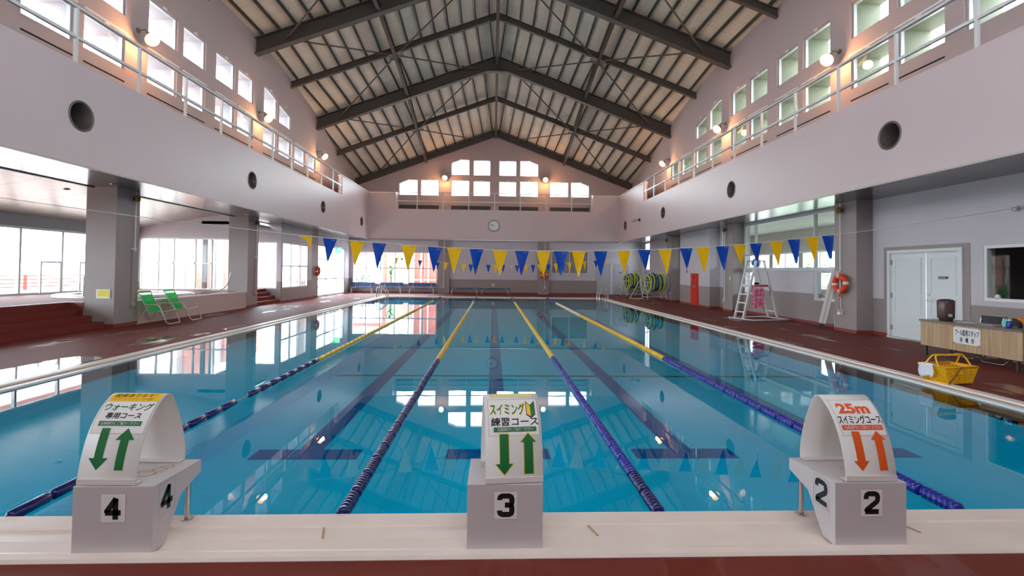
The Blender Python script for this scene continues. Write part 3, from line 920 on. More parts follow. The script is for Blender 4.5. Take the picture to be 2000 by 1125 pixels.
def starting_block(x, num, label, side):
    root = thing('starting_block', label, 'starting block', (x, -0.21, 0.016), group='starting blocks on the pool edge')
    w = 0.21
    prof = [(-0.43, 0.012), (-0.43, 0.368), (-0.005, 0.348), (0.0, 0.34), (0.0, 0.275), (-0.01, 0.27), (-0.19, 0.222), (-0.325, 0.012)]
    mb = MB(); mb.prism(prof, 'x', x - w, x + w); mb.build('body', BLOCKM, root, bevel=0.006)
    for s in (-1, 1):
        mb = MB(); mb.cyl((x + s * 0.16, -0.045, 0.0), (x + s * 0.16, -0.045, 0.275), 0.017, 12); mb.cyl((x + s * 0.16, -0.045, -0.001), (x + s * 0.16, -0.045, 0.008), 0.035, 14)
        mb.build('support_post', STEEL, root)

    def front(u, v, e=0.002): return (x + u, -0.43 - e, 0.012 + v)
    mb = MB()
    put_poly(mb, rect(-0.062, 0.165, 0.068, 0.318), lambda u, v: front(u, v, 0.0008), 1); mb.cur = 1
    for a in (rect(-0.063, 0.164, 0.069, 0.1655), rect(-0.063, 0.3175, 0.069, 0.319), rect(-0.063, 0.164, -0.0615, 0.319), rect(0.0675, 0.164, 0.069, 0.319)): put_poly(mb, a, lambda u, v: front(u, v, 0.0012), 1)
    mb.cur = 2
    digit(mb, num, lambda u, v: front(u, v, 0.0018), -0.044, 0.178, 0.052, 0.308)
    p = mb.build('number_plate', [STICK, PRINT_EDGE, BLACK], root)
    p['label'] = 'front number %s' % num
    if side:
        X = x + side * (w + 0.0006)

        def sd(u, v): return (X + side * 0.0012, -0.315 + side * u, 0.012 + v)
        mb = MB(); mb.cur = 2
        digit(mb, num, sd, -0.056, 0.18, 0.052, 0.325)
        mb.cur = 1
        for a in (rect(-0.07, 0.165, -0.068, 0.34), rect(0.062, 0.165, 0.064, 0.34), rect(-0.07, 0.338, 0.064, 0.34), rect(-0.07, 0.165, 0.064, 0.167)): put_poly(mb, a, sd, 1)
        p = mb.build('number_plate', [STICK, PRINT_EDGE, BLACK], root); p['label'] = 'side number %s' % num
    # dried drips on the top
    mb = MB()
    rnd = random.Random(int(num))
    for k in range(5):
        cx, cyy = x + rnd.uniform(-0.12, 0.14), rnd.uniform(-0.33, -0.08)
        n = 14; r0 = rnd.uniform(0.02, 0.05)
        ring = []
        for i in range(n):
            r = r0 * rnd.uniform(0.75, 1.25); t = 2 * pi * i / n
            px, py = cx + r * cos(t) * 1.5, cyy + r * sin(t)
            ring.append((px, py, 0.3685 - 0.047 * (py + 0.43)))
        inner = [(cx + (a - cx) * 0.8, cyy + (b - cyy) * 0.8, c) for a, b, c in ring]
        mb.add(ring + inner, [(i, (i + 1) % n, n + (i + 1) % n, n + i) for i in range(n)])
    mb.build('stain', STAIN, root)
    return root


starting_block(-2.107, '4', 'white starting block numbered 4, in front of the lane kept for walking', 1)
starting_block(0.002, '3', 'white starting block numbered 3, between the blocks numbered 4 and 2', 0)
starting_block(2.093, '2', 'white starting block numbered 2, in front of the 25 m swimming lane', -1)

# ---- arched course signs standing on the blocks
ARC = [(-.418, .372), (-.41, .45), (-.385, .55), (-.345, .65), (-.285, .735), (-.225, .785), (-.185, .803), (-.15, .79), (-.11, .725), (-.06, .61), (-.025, .49), (-.012, .40), (-.016, .352)]


def catmull(P, n=5):
    out = []
    for i in range(len(P) - 1):
        p0, p1, p2, p3 = P[max(i - 1, 0)], P[i], P[i + 1], P[min(i + 2, len(P) - 1)]
        for k in range(n):
            t = k / n
            out.append(tuple(0.5 * (2 * b + (c - a) * t + (2 * a - 5 * b + 4 * c - d) * t * t + (-a + 3 * b - 3 * c + d) * t ** 3) for a, b, c, d in zip(p0, p1, p2, p3)))
    out.append(P[-1])
    return out


ARCS = catmull(ARC)
ARCL = [0]
for a, b in zip(ARCS, ARCS[1:]): ARCL.append(ARCL[-1] + hypot(b[0] - a[0], b[1] - a[1]))


def arc_at(v):
    v = max(0, min(v, ARCL[-1] - 1e-6))
    for i in range(len(ARCS) - 1):
        if v <= ARCL[i + 1]:
            t = (v - ARCL[i]) / (ARCL[i + 1] - ARCL[i])
            a, b = ARCS[i], ARCS[i + 1]
            d = Vector((b[0] - a[0], b[1] - a[1])).normalized()
            return Vector((a[0] + (b[0] - a[0]) * t, a[1] + (b[1] - a[1]) * t)), Vector((-d.y, d.x))
    return None


SHEET = mat('plastic_sheet', (246, 241, 236), 0.35, spec=0.5)
GREEN_P = mat('green_print', (6, 112, 52), 0.45)
LIME_P = mat('lime_print', (84, 168, 52), 0.45)
ORANGE_P = mat('orange_print', (228, 92, 24), 0.45)
YELLOW_P = mat('yellow_print', (246, 200, 30), 0.45)
REDO_P = mat('orange_red_print', (226, 84, 40), 0.45)
WHITE_P = mat('white_print', (236, 236, 232), 0.45)


def course_sign(x, yaw, label, width):
    root = thing('course_sign', label, 'sign', (x, -0.21, 0.372), yaw, group='arched course signs on the starting blocks')
    h = width / 2

    def fn(u, v, e=0.0):
        p, n = arc_at(v)
        return ((u - 0.5) * width, p.x + n.x * e + 0.21, p.y + n.y * e - 0.372)
    mb = MB()
    N = len(ARCS)
    vs = []
    for i in range(N):
        for u in (0, 1):
            for e in (0.0, -0.004):
                vs.append(fn(u, ARCL[i], e))
    fs = []
    for i in range(N - 1):
        a, b = i * 4, (i + 1) * 4
        fs += [(a, a + 2, b + 2, b), (a + 1, b + 1, b + 3, a + 3), (a, b, b + 1, a + 1), (a + 2, a + 3, b + 3, b + 2)]
    mb.add(vs, fs, True)
    # turned-in feet
    f0, f1 = fn(0, 0), fn(1, ARCL[-1])
    mb.box(-h, f0[1] - 0.002, 0.0, h, f0[1] + 0.05, 0.004); mb.box(-h, f1[1] - 0.05, -0.018, h, f1[1] + 0.002, -0.012)
    mb.box(-h, f0[1] - 0.004, 0.0, h, f0[1] + 0.002, 0.03)
    o = mb.build('sheet', SHEET, root, local=True)
    return root, fn


def lettering(root, fn, name, m, draws, e=0.0016, label=None):
    mb = MB()
    for d in draws:
        if d[0] == 't': put_text(mb, d[1], lambda u, v: fn(u, v, e), *d[2:])
        else: put_poly(mb, d[1], lambda u, v: fn(u, v, e), d[2] if len(d) > 2 else 10)
    o = mb.build(name, m, root, local=True)
    if label: o['label'] = label
    return o


def arrow(cx, v0, v1, sw, hw, hl, up):
    if up: return [(cx - sw, v0), (cx + sw, v0), (cx + sw, v1 - hl), (cx + hw, v1 - hl), (cx, v1), (cx - hw, v1 - hl), (cx - sw, v1 - hl)]
    return [(cx - sw, v1), (cx - sw, v0 + hl), (cx - hw, v0 + hl), (cx, v0), (cx + hw, v0 + hl), (cx + sw, v0 + hl), (cx + sw, v1)]


def outline_frame(u0, v0, u1, v1, t=0.006, tv=0.002):
    return [('p', rect(u0, v0, u1, v0 + tv), 2), ('p', rect(u0, v1 - tv, u1, v1), 2), ('p', rect(u0, v0, u0 + t, v1), 8), ('p', rect(u1 - t, v0, u1, v1), 8)]


r4, f4 = course_sign(-2.148, radians(-1.5), 'arched white sign with green arrows and a yellow band on top, on block 4', 0.315)
lettering(r4, f4, 'paper', STICK, [('p', rect(0.03, 0.262, 0.96, 0.452))], 0.0006)
lettering(r4, f4, 'print_frame', PRINT_EDGE, outline_frame(0.03, 0.262, 0.96, 0.452), 0.001)
lettering(r4, f4, 'yellow_band', YELLOW_P, [('p', rect(0.04, 0.452, 0.95, 0.514), 6)], 0.0012, 'yellow notice band')
lettering(r4, f4, 'print', BLACK, [('t', '段差あります！', 0.10, 0.479, 0.86, 0.509, 0.012, 0.15)], 0.0020, 'black lettering on the yellow band')
lettering(r4, f4, 'print', BLACK, [('t', '専用コース', 0.18, 0.344, 0.80, 0.379, 0.03, 0.12)], 0.0020, 'black lettering')
lettering(r4, f4, 'print', REDO_P, [('t', '（④コースと⑤コースの間）', 0.10, 0.458, 0.84, 0.476, 0.012, 0.1)], 0.0020, 'orange lettering')
lettering(r4, f4, 'print', GREEN_P, [('t', 'ウォーキング', 0.08, 0.390, 0.93, 0.437, 0.03, 0.15)], 0.0016, 'green lettering')
lettering(r4, f4, 'strip', GREEN_P, [('p', rect(0.12, 0.304, 0.87, 0.330))], 0.0016, 'green strip')
lettering(r4, f4, 'print', WHITE_P, [('t', '右側通行にご協力ください', 0.15, 0.309, 0.84, 0.325, 0.02, 0.0)], 0.0026, 'white lettering')
lettering(r4, f4, 'arrow', GREEN_P, [('p', arrow(0.30, 0.075, 0.292, 0.075, 0.165, 0.062, False))], 0.0018, 'green arrow pointing down')
lettering(r4, f4, 'arrow', GREEN_P, [('p', arrow(0.68, 0.075, 0.292, 0.075, 0.165, 0.062, True))], 0.0018, 'green arrow pointing up')

r3, f3 = course_sign(0.035, radians(5), 'arched white sign with yellow-edged green arrows, on block 3', 0.325)
lettering(r3, f3, 'paper', STICK, [('p', rect(0.06, 0.25, 0.96, 0.470))], 0.0006)
lettering(r3, f3, 'print_frame', PRINT_EDGE, outline_frame(0.06, 0.25, 0.96, 0.470), 0.001)
lettering(r3, f3, 'print', YELLOW_P, [('t', 'スイミング', 0.09, 0.363, 0.73, 0.441, 0.055, 0.0)], 0.0014, 'yellow outline of the heading')
lettering(r3, f3, 'leaf_mark', BLACK, [('p', [(0.748, 0.364), (0.831, 0.343), (0.912, 0.364), (0.912, 0.455), (0.831, 0.426), (0.748, 0.455)], 4)], 0.0012, 'dark edge of the leaf mark')
lettering(r3, f3, 'leaf_mark', YELLOW_P, [('p', [(0.76, 0.37), (0.828, 0.355), (0.828, 0.42), (0.76, 0.445)], 3)], 0.0018, 'yellow half of the leaf mark')
lettering(r3, f3, 'print', LIME_P, [('t', 'スイミング', 0.10, 0.368, 0.72, 0.436, 0.02, 0.0)], 0.0024, 'green heading')
lettering(r3, f3, 'strip', GREEN_P, [('p', rect(0.15, 0.270, 0.91, 0.297))], 0.0016, 'green strip')
lettering(r3, f3, 'leaf_mark', GREEN_P, [('p', [(0.832, 0.355), (0.90, 0.37), (0.90, 0.445), (0.832, 0.42)], 3)], 0.0016, 'green half of the leaf mark')
lettering(r3, f3, 'print', BLACK, [('t', '練習コース', 0.11, 0.303, 0.95, 0.351, 0.03, 0.0)], 0.0020, 'black lettering')
lettering(r3, f3, 'print', WHITE_P, [('t', '右側通行にご協力ください', 0.22, 0.275, 0.85, 0.292, 0.02, 0.0)], 0.0026, 'white lettering')
lettering(r3, f3, 'arrow', YELLOW_P, [('p', arrow(0.33, 0.038, 0.263, 0.09, 0.168, 0.064, False))], 0.0014, 'yellow edge of the arrow pointing down')
lettering(r3, f3, 'arrow', YELLOW_P, [('p', arrow(0.755, 0.043, 0.268, 0.09, 0.155, 0.055, True))], 0.0014, 'yellow edge of the arrow pointing up')
lettering(r3, f3, 'arrow', GREEN_P, [('p', arrow(0.33, 0.045, 0.259, 0.077, 0.15, 0.057, False))], 0.0020, 'green arrow pointing down')
lettering(r3, f3, 'arrow', GREEN_P, [('p', arrow(0.755, 0.047, 0.262, 0.077, 0.137, 0.049, True))], 0.0020, 'green arrow pointing up')
lettering(r3, f3, 'top_paper', mat('pale_yellow_paper', (236, 224, 150), 0.6), [('p', rect(0.1, 0.49, 0.9, 0.58), 6)], 0.0012, 'pale yellow paper lying over the top')

r2, f2 = course_sign(2.103, radians(1.0), 'arched white sign with orange arrows, on block 2', 0.305)
lettering(r2, f2, 'paper', STICK, [('p', rect(0.07, 0.248, 0.97, 0.468))], 0.0006)
lettering(r2, f2, 'print_frame', PRINT_EDGE, outline_frame(0.07, 0.248, 0.97, 0.468), 0.001)
lettering(r2, f2, 'print', ORANGE_P, [('t', '25m', 0.17, 0.374, 0.82, 0.443, 0.05, 0.0)], 0.0016, 'orange lettering')
lettering(r2, f2, 'strip', ORANGE_P, [('p', rect(0.11, 0.278, 0.93, 0.308))], 0.0016, 'orange strip')
lettering(r2, f2, 'print', BLACK, [('t', 'スイミングコース', 0.09, 0.314, 0.96, 0.364, 0.035, 0.0)], 0.0020, 'black lettering')
lettering(r2, f2, 'print', WHITE_P, [('t', '右側通行にご協力ください', 0.16, 0.284, 0.88, 0.302, 0.02, 0.0)], 0.0026, 'white lettering')
lettering(r2, f2, 'arrow', ORANGE_P, [('p', arrow(0.34, 0.055, 0.271, 0.082, 0.155, 0.055, False))], 0.0018, 'orange arrow pointing down')
lettering(r2, f2, 'arrow', ORANGE_P, [('p', arrow(0.76, 0.058, 0.274, 0.078, 0.15, 0.05, True))], 0.0018, 'orange arrow pointing up')

# ---- lane ropes
FB = mat('float_blue', (26, 38, 150), 0.25); FN = mat('float_navy', (22, 26, 96), 0.25)
FYE = mat('float_yellow', (244, 196, 24), 0.3); FW = mat('float_cream', (236, 230, 196), 0.35); CABLE = mat('rope_cable', (190, 200, 205), 0.4)


def float_mesh(name, m, r, ribs, length=0.28):
    mb = MB(); prof = [(0.012, 0.0), (r * 0.8, 0.006), (r, 0.018)]
    if ribs:
        n = 6; L = length - 0.036
        for k in range(n):
            a = 0.018 + L * k / n; b = 0.018 + L * (k + 1) / n
            prof += [(r, a + 0.004), (r, b - 0.012), (r * 0.72, b - 0.008), (r * 0.72, b - 0.003)]
        prof += [(r, length - 0.018)]
    else:
        prof += [(r, length - 0.018)]
    prof += [(r * 0.8, length - 0.006), (0.012, length)]
    mb.lathe(prof, (0, 0, 0), (0, 1, 0), 14)
    me = bpy.data.meshes.new(name)
    me.from_pydata(mb.v, [], mb.f); me.materials.append(m)
    me.polygons.foreach_set('use_smooth', [True] * len(mb.f)); me.update()
    return me


def lane_rope(x, label, r, ribs, bands, gaps=()):
    root = thing('lane_rope', label, 'lane rope', (x, 0.0, ZW + 0.012), group='lane ropes floating on the pool')
    mb = MB(); mb.tube([(x, 0.0, ZW + 0.012), (x, 12.5, ZW + 0.012), (x, PL, ZW + 0.012)], 0.006, 6); mb.build('cable', CABLE, root)
    M = {m: float_mesh('float', m, r, ribs) for m in {b[1] for b in bands}}
    k = 0; y = 0.02
    while y < PL - 0.3:
        if not any(a <= y <= b for a, b in gaps):
            mm = next(m for lim, m in bands if y < lim)
            o = bpy.data.objects.new('float', M[mm]); COL.objects.link(o)
            o.parent = root; o.location = (0, y, 0); k += 1
        y += 0.296
    return root


lane_rope(-3.075, 'lane rope of slim smooth floats, blue then yellow, beside the walking lane', 0.036, False, [(5.3, FN), (21.5, FYE), (99, FN)], [(2.45, 2.7)])
lane_rope(-1.025, 'lane rope of ribbed navy and amber floats between blocks 4 and 3', 0.043, True, [(0.4, FN), (5.3, FN), (14.6, FYE), (21, FW), (99, FB)])
lane_rope(1.025, 'lane rope of ribbed blue and yellow floats between blocks 3 and 2', 0.043, True, [(0.4, FN), (5.5, FB), (20.8, FYE), (99, FB)])
lane_rope(3.075, 'lane rope of ribbed blue, yellow and cream floats beyond block 2', 0.045, True, [(5.4, FB), (14.2, FYE), (20.6, FW), (99, FB)])

# ---- flag strings
FRONT = [(-3.57, 2.145, -3.31, 2.125, -3.35, 1.888), (-3.12, 2.106, -2.87, 2.087, -3.03, 1.658), (-2.65, 2.066, -2.39, 2.045, -2.55, 1.606), (-2.25, 2.033, -2.0, 2.02, -2.15, 1.564), (-1.73, 2.0, -1.46, 1.985, -1.61, 1.538), (-1.26, 1.973, -1.0, 1.962, -1.15, 1.501), (-0.91, 1.954, -0.65, 1.955, -0.79, 1.476), (-0.51, 1.945, -0.26, 1.941, -0.4, 1.466), (-0.09, 1.926, 0.18, 1.923, 0.04, 1.449), (0.31, 1.925, 0.57, 1.923, 0.43, 1.456), (0.7, 1.923, 0.96, 1.925, 0.83, 1.443), (1.02, 1.926, 1.27, 1.925, 1.15, 1.459), (1.34, 1.93, 1.6, 1.93, 1.48, 1.456), (1.75, 1.935, 2.0, 1.939, 1.89, 1.47), (2.18, 1.948, 2.43, 1.951, 2.32, 1.49), (2.56, 1.97, 2.8, 1.969, 2.71, 1.536), (2.95, 1.984, 3.19, 1.993, 3.1, 1.524), (3.34, 2.008, 3.58, 2.014, 3.48, 1.555), (3.65, 2.028, 3.9, 2.037, 3.81, 1.558), (4.02, 2.052, 4.26, 2.066, 4.18, 1.611), (4.34, 2.086, 4.59, 2.097, 4.51, 1.648), (4.65, 2.115, 4.88, 2.126, 4.8, 1.674), (5.03, 2.151, 5.27, 2.167, 5.19, 1.705), (5.37, 2.199, 5.6, 2.21, 5.54, 1.75), (5.71, 2.237, 5.95, 2.253, 5.9, 1.808), (6.02, 2.276, 6.25, 2.295, 6.2, 1.844)]
BACK = [('y', -4.74, 2.119, -4.58, 2.102, -4.69, 1.774), ('b', -4.51, 2.098, -4.32, 2.09, -4.41, 1.977), ('b', -3.65, 2.004, -3.45, 1.994, -3.57, 1.652), ('y', -3.23, 1.992, -3.06, 1.975, -3.13, 1.908), ('b', -2.81, 1.934, -2.62, 1.92, -2.73, 1.54), ('y', -2.46, 1.917, -2.22, 1.9, -2.37, 1.498), ('y', -1.59, 1.874, -1.35, 1.865, -1.49, 1.452), ('b', -1.25, 1.847, -1.02, 1.849, -1.15, 1.417), ('y', -0.97, 1.83, -0.73, 1.834, -0.86, 1.421), ('b', -0.42, 1.837, -0.19, 1.84, -0.3, 1.427), ('y', -0.09, 1.842, 0.14, 1.844, 0.03, 1.421), ('b', 0.28, 1.846, 0.51, 1.849, 0.4, 1.436), ('y', 0.58, 1.833, 0.85, 1.812, 0.83, 1.652), ('b', 0.96, 1.825, 1.18, 1.828, 1.08, 1.434), ('y', 1.38, 1.86, 1.6, 1.863, 1.5, 1.414), ('b', 1.73, 1.864, 1.95, 1.867, 1.85, 1.443), ('y', 2.04, 1.881, 2.25, 1.883, 2.19, 1.496), ('b', 2.46, 1.901, 2.68, 1.903, 2.58, 1.501), ('y', 2.82, 1.922, 3.04, 1.925, 2.97, 1.493), ('b', 3.19, 1.952, 3.39, 1.964, 3.31, 1.534), ('y', 3.47, 1.985, 3.71, 1.988, 3.62, 1.592), ('y', 4.23, 2.051, 4.43, 2.064, 4.35, 1.621), ('b', 4.76, 2.1, 4.98, 2.116, 4.91, 1.751), ('y', 5.18, 2.163, 5.38, 2.178, 5.31, 1.756)]
FLAGB = mat('flag_blue', (0, 88, 196), 0.4); FLAGY = mat('flag_yellow', (255, 214, 0), 0.4)
GREENW = mat('webbing_green', (0, 226, 116), 0.5)
for m in (FLAGB, FLAGY, GREENW, SHEET):                                # thin vinyl and plastic let light through
    nt = m.node_tree; bs = nt.nodes['Principled BSDF']; ou = nt.nodes['Material Output']
    tl = nt.nodes.new('ShaderNodeBsdfTranslucent'); tl.inputs[0].default_value = bs.inputs['Base Color'].default_value
    mx = nt.nodes.new('ShaderNodeMixShader'); mx.inputs[0].default_value = 0.25 if m is SHEET else 0.45
    nt.links.new(bs.outputs[0], mx.inputs[1]); nt.links.new(tl.outputs[0], mx.inputs[2]); nt.links.new(mx.outputs[0], ou.inputs[0])
FMARK = mat('flag_mark', (150, 170, 190), 0.5); FMARKY = mat('flag_mark_dark', (200, 160, 10), 0.5)
STRING = mat('white_string', (222, 220, 216), 0.6)


def flag(root, k, y, q, blue, curl):
    x0, z0, x1, z1, xt, zt = q
    mb = MB()
    rnd = random.Random(k * 7 + int(y))
    n = 6
    tw = rnd.uniform(-0.05, 0.05)

    def pt(u, v, e):       # u across 0..1, v down 0..1
        ax, az = x0 + (xt - x0) * v, z0 + (zt - z0) * v
        bx, bz = x1 + (xt - x1) * v, z1 + (zt - z1) * v
        if curl and v < 0.95:
            dip = 0.10 * (1 - u) * min(1, 3 * v)
            ax += 0.16 * min(1, 2.2 * v) * (1 - v)
            az -= 0
        dy = tw * v * (u - 0.5) * 2 + 0.02 * sin(2.5 * v + k) * v
        return (ax + (bx - ax) * u, y + dy + e, az + (bz - az) * u)
    vs = []
    for e in (-0.001, 0.001):
        for i in range(n + 1):
            v = i / n * 0.985
            for j in range(4): vs.append(pt(j / 3, v, e))
    c = 4 * (n + 1)
    fs = []
    for i in range(n):
        for j in range(3):
            a = i * 4 + j
            fs += [(a, a + 1, a + 5, a + 4), (c + a, c + a + 4, c + a + 5, c + a + 1)]
        fs += [(i * 4, i * 4 + 4, c + i * 4 + 4, c + i * 4), (i * 4 + 3, c + i * 4 + 3, c + i * 4 + 7, i * 4 + 7)]
    fs += [(0, c, c + 1, 1), (1, c + 1, c + 2, 2), (2, c + 2, c + 3, 3), (n * 4, n * 4 + 3, c + n * 4 + 3, c + n * 4)]
    mb.add(vs, fs, False)
    mb.cur = 1
    mb.add([pt(0.62, 0.07, -0.003), pt(0.92, 0.07, -0.003), pt(0.92, 0.085, -0.003), pt(0.62, 0.085, -0.003)], [(0, 1, 2, 3)])
    f = mb.build('flag', [FLAGB, FMARK] if blue else [FLAGY, FMARKY], root)
    f['label'] = 'blue pennant' if blue else 'yellow pennant'


fl = thing('flag_string', 'string of large blue and yellow pennants nearer the starting blocks', 'flag string', (0, 5.6, 1.92), group='pennant strings across the pool')
pts = [(-9.58, 5.6, 2.83), (-8.68, 5.6, 2.721), (-7.18, 5.6, 2.532), (-6.07, 5.6, 2.397)] + [p for q in FRONT for p in ((q[0], 5.6, q[1]), (q[2], 5.6, q[3]))] + [(6.95, 5.6, 2.389), (9.63, 5.6, 2.828), (9.97, 5.6, 2.87)]
mb = MB(); mb.tube(pts, 0.006, 5); mb.sphere((-6.07, 5.6, 2.40), 0.025, n=8, m=6); mb.tube([(-6.07, 5.6, 2.39), (-6.0, 5.58, 2.33), (-5.9, 5.59, 2.31)], 0.006, 5)
mb.build('string', STRING, fl)
for k, q in enumerate(FRONT): flag(fl, k, 5.6, q, k % 2 == 1, k == 0)
fb = thing('flag_string', 'string of small-looking blue and yellow pennants by the far end of the pool', 'flag string', (0, 20, 1.85), group='pennant strings across the pool')
pts = [(-9.58, 20, 2.78), (-8.72, 20, 2.671), (-6.8, 20, 2.407)] + [p for q in BACK for p in ((q[1], 20, q[2]), (q[3], 20, q[4]))] + [(7.03, 20, 2.423), (9.52, 20, 2.80)]
mb = MB(); mb.tube(pts, 0.007, 5); mb.build('string', STRING, fb)
for k, q in enumerate(BACK): flag(fb, 40 + k, 20, q[1:], q[0] == 'b', k in (3, 12))
mb = MB(); mb.cyl((9.99, 5.75, 2.87), (9.93, 5.75, 2.87), 0.05, 12); mb.torus((9.91, 5.75, 2.86), 0.035, 0.008, (0, 1, 0), 14, 6)
mb.build('wall_hook', STEEL, origin=(9.97, 5.75, 2.87)); tag(bpy.data.objects['wall_hook'], 'small metal hook on the pale wall above the storeroom window', 'hook')

# ---- gallery railings
def railing(label, pts_post, axis, p, z0, u0, u1, ztop, zmid, ext=None):
    root = thing('gallery_railing', label, 'railing', (p, u0, z0) if axis == 'x' else (u0, p, z0), group='white railings along the galleries')
    P = (lambda u, z: (p, u, z)) if axis == 'x' else (lambda u, z: (u, p, z))
    for u in pts_post:
        mb = MB(); a, b = P(u, z0), P(u, ztop - 0.02); mb.box(a[0] - 0.028, a[1] - 0.028, a[2], b[0] + 0.028, b[1] + 0.028, b[2]); mb.build('post', RAIL, root)
    for nm, z, w, h in (('top_rail', ztop, 0.09, 0.045), ('mid_rail', zmid, 0.06, 0.06)):
        mb = MB(); mb.bar(P(u0, z), P(u1, z), w, h); mb.build(nm, RAIL, root)
    return root


PY = [23.45 - 0.35] + [22.25 - 1.72 * k for k in range(17)]
railing('white post and rail barrier on the gallery over the green lounge chairs', [23.4] + [22.25 - 1.722 * k for k in range(16)], 'x', -8.46, ZG, YB, 23.6, 6.72, 6.12)
railing('white post and rail barrier on the gallery over the white double door', [23.65] + [22.25 - 1.722 * k for k in range(16)], 'x', 8.46, ZG, YB, 23.86, 6.74, 6.14)
railing('white post and rail barrier on the gallery above the wall clock', [-6.5, -5.19, -3.48, -1.76, -0.03, 1.7, 3.45, 5.17, 6.52], 'y', 29.2, ZG, -6.56, 6.58, 6.72, 6.13)

# ---- air duct mouths in the gallery fronts
DUCT = mat('duct_grey', (120, 104, 100), 0.4, 0.3)
DL = {(-1, 6.86): 'round duct mouth in the gallery front above the steps to the sunroom', (-1, 13.77): 'round duct mouth in the gallery front above the two green lounge chairs',
      (-1, 20.7): 'round duct mouth in the gallery front above the second flight of steps', (-1, 27.6): 'round duct mouth in the gallery front above the glazed exit door',
      (1, 6.86): 'round duct mouth in the gallery front above the white double door', (1, 13.77): 'round duct mouth in the gallery front above the lifeguard chair',
      (1, 20.7): 'round duct mouth in the gallery front above the red cabinet', (1, 27.6): 'round duct mouth in the gallery front above the rope reels'}
for s in (-1, 1):
    for y in PORT_Y:
        if y < 1: continue
        root = thing('air_duct', DL[(s, y)], 'air duct', (s * 8.4, y, 4.56), group='round duct mouths in the gallery fronts')
        mb = MB(); mb.lathe([(0.30, 0.0), (0.305, -0.012), (0.27, -0.014), (0.262, 0.0), (0.262, 0.75)], (s * 8.4, y, 4.56), (s, 0, 0), 28); mb.build('duct_tube', DUCT, root)
        mb = MB(); mb.lathe([(0.0, 0.74), (0.27, 0.74)], (s * 8.4, y, 4.56), (s, 0, 0), 28); mb.lathe([(0.27, 0.5), (0.0, 0.66)], (s * 8.4, y, 4.56), (s, 0, 0), 28); mb.build('damper', DARK, root)

# ---- floodlights on the upper walls
GLOW = emit('lamp_glow', (1.0, 0.52, 0.16), 3.4)
LHOUS = mat('lamp_housing', (150, 130, 110), 0.4, 0.5)


def floodlight(pos, d, label):
    """pos: fixing point on the wall, d: unit vector into the hall"""
    d = Vector(d); pos = Vector(pos)
    root = thing('floodlight', label, 'lamp', tuple(pos), group='floodlights on the upper walls')
    tip = pos + d * 0.36 + Vector((0, 0, -0.22))
    aim = (d * 0.75 + Vector((0, -0.25, -0.6))).normalized()
    mb = MB(); mb.cyl(pos, pos + d * 0.03, 0.07, 14); mb.tube([pos, pos + d * 0.2 + Vector((0, 0, 0.02)), tip - aim * 0.1], 0.018, 8); mb.build('bracket', LHOUS, root)
    mb = MB(); mb.lathe([(0.0, -0.16), (0.06, -0.155), (0.075, -0.08), (0.16, -0.01), (0.19, 0.04), (0.182, 0.04), (0.15, 0.0), (0.0, -0.02)], tip, aim, 24); mb.build('reflector', LHOUS, root)
    mb = MB(); mb.lathe([(0.0, -0.015), (0.15, 0.0), (0.178, 0.04), (0.17, 0.075), (0.12, 0.11), (0.0, 0.13)], tip, aim, 24); mb.build('glowing_lens', GLOW, root)
    l = bpy.data.lights.new('floodlight_light', 'POINT'); l.energy = 34; l.color = (1.0, 0.5, 0.2); l.shadow_soft_size = 0.12
    o = bpy.data.objects.new('floodlight_light', l); COL.objects.link(o); o.location = aim * 0.26 + tip - pos; o.parent = root
    return root


for s, side in ((-1, 'over the sunroom side'), (1, 'over the office side')):
    for y, what in ((10.03, 'level with the first pair of wall pillars'), (16.72, 'level with the chamfered upper windows'), (23.3, 'past the last gallery window')):
        floodlight((s * XU, y, 7.86), (-s, 0, 0), 'glowing orange floodlight %s, %s' % (side, what))
floodlight((-3.49, YG, 8.15), (0, -1, 0), 'glowing orange floodlight on the gable wall, window-wall side of the tall windows')
floodlight((3.49, YG, 8.15), (0, -1, 0), 'glowing orange floodlight on the gable wall, office side of the tall windows')

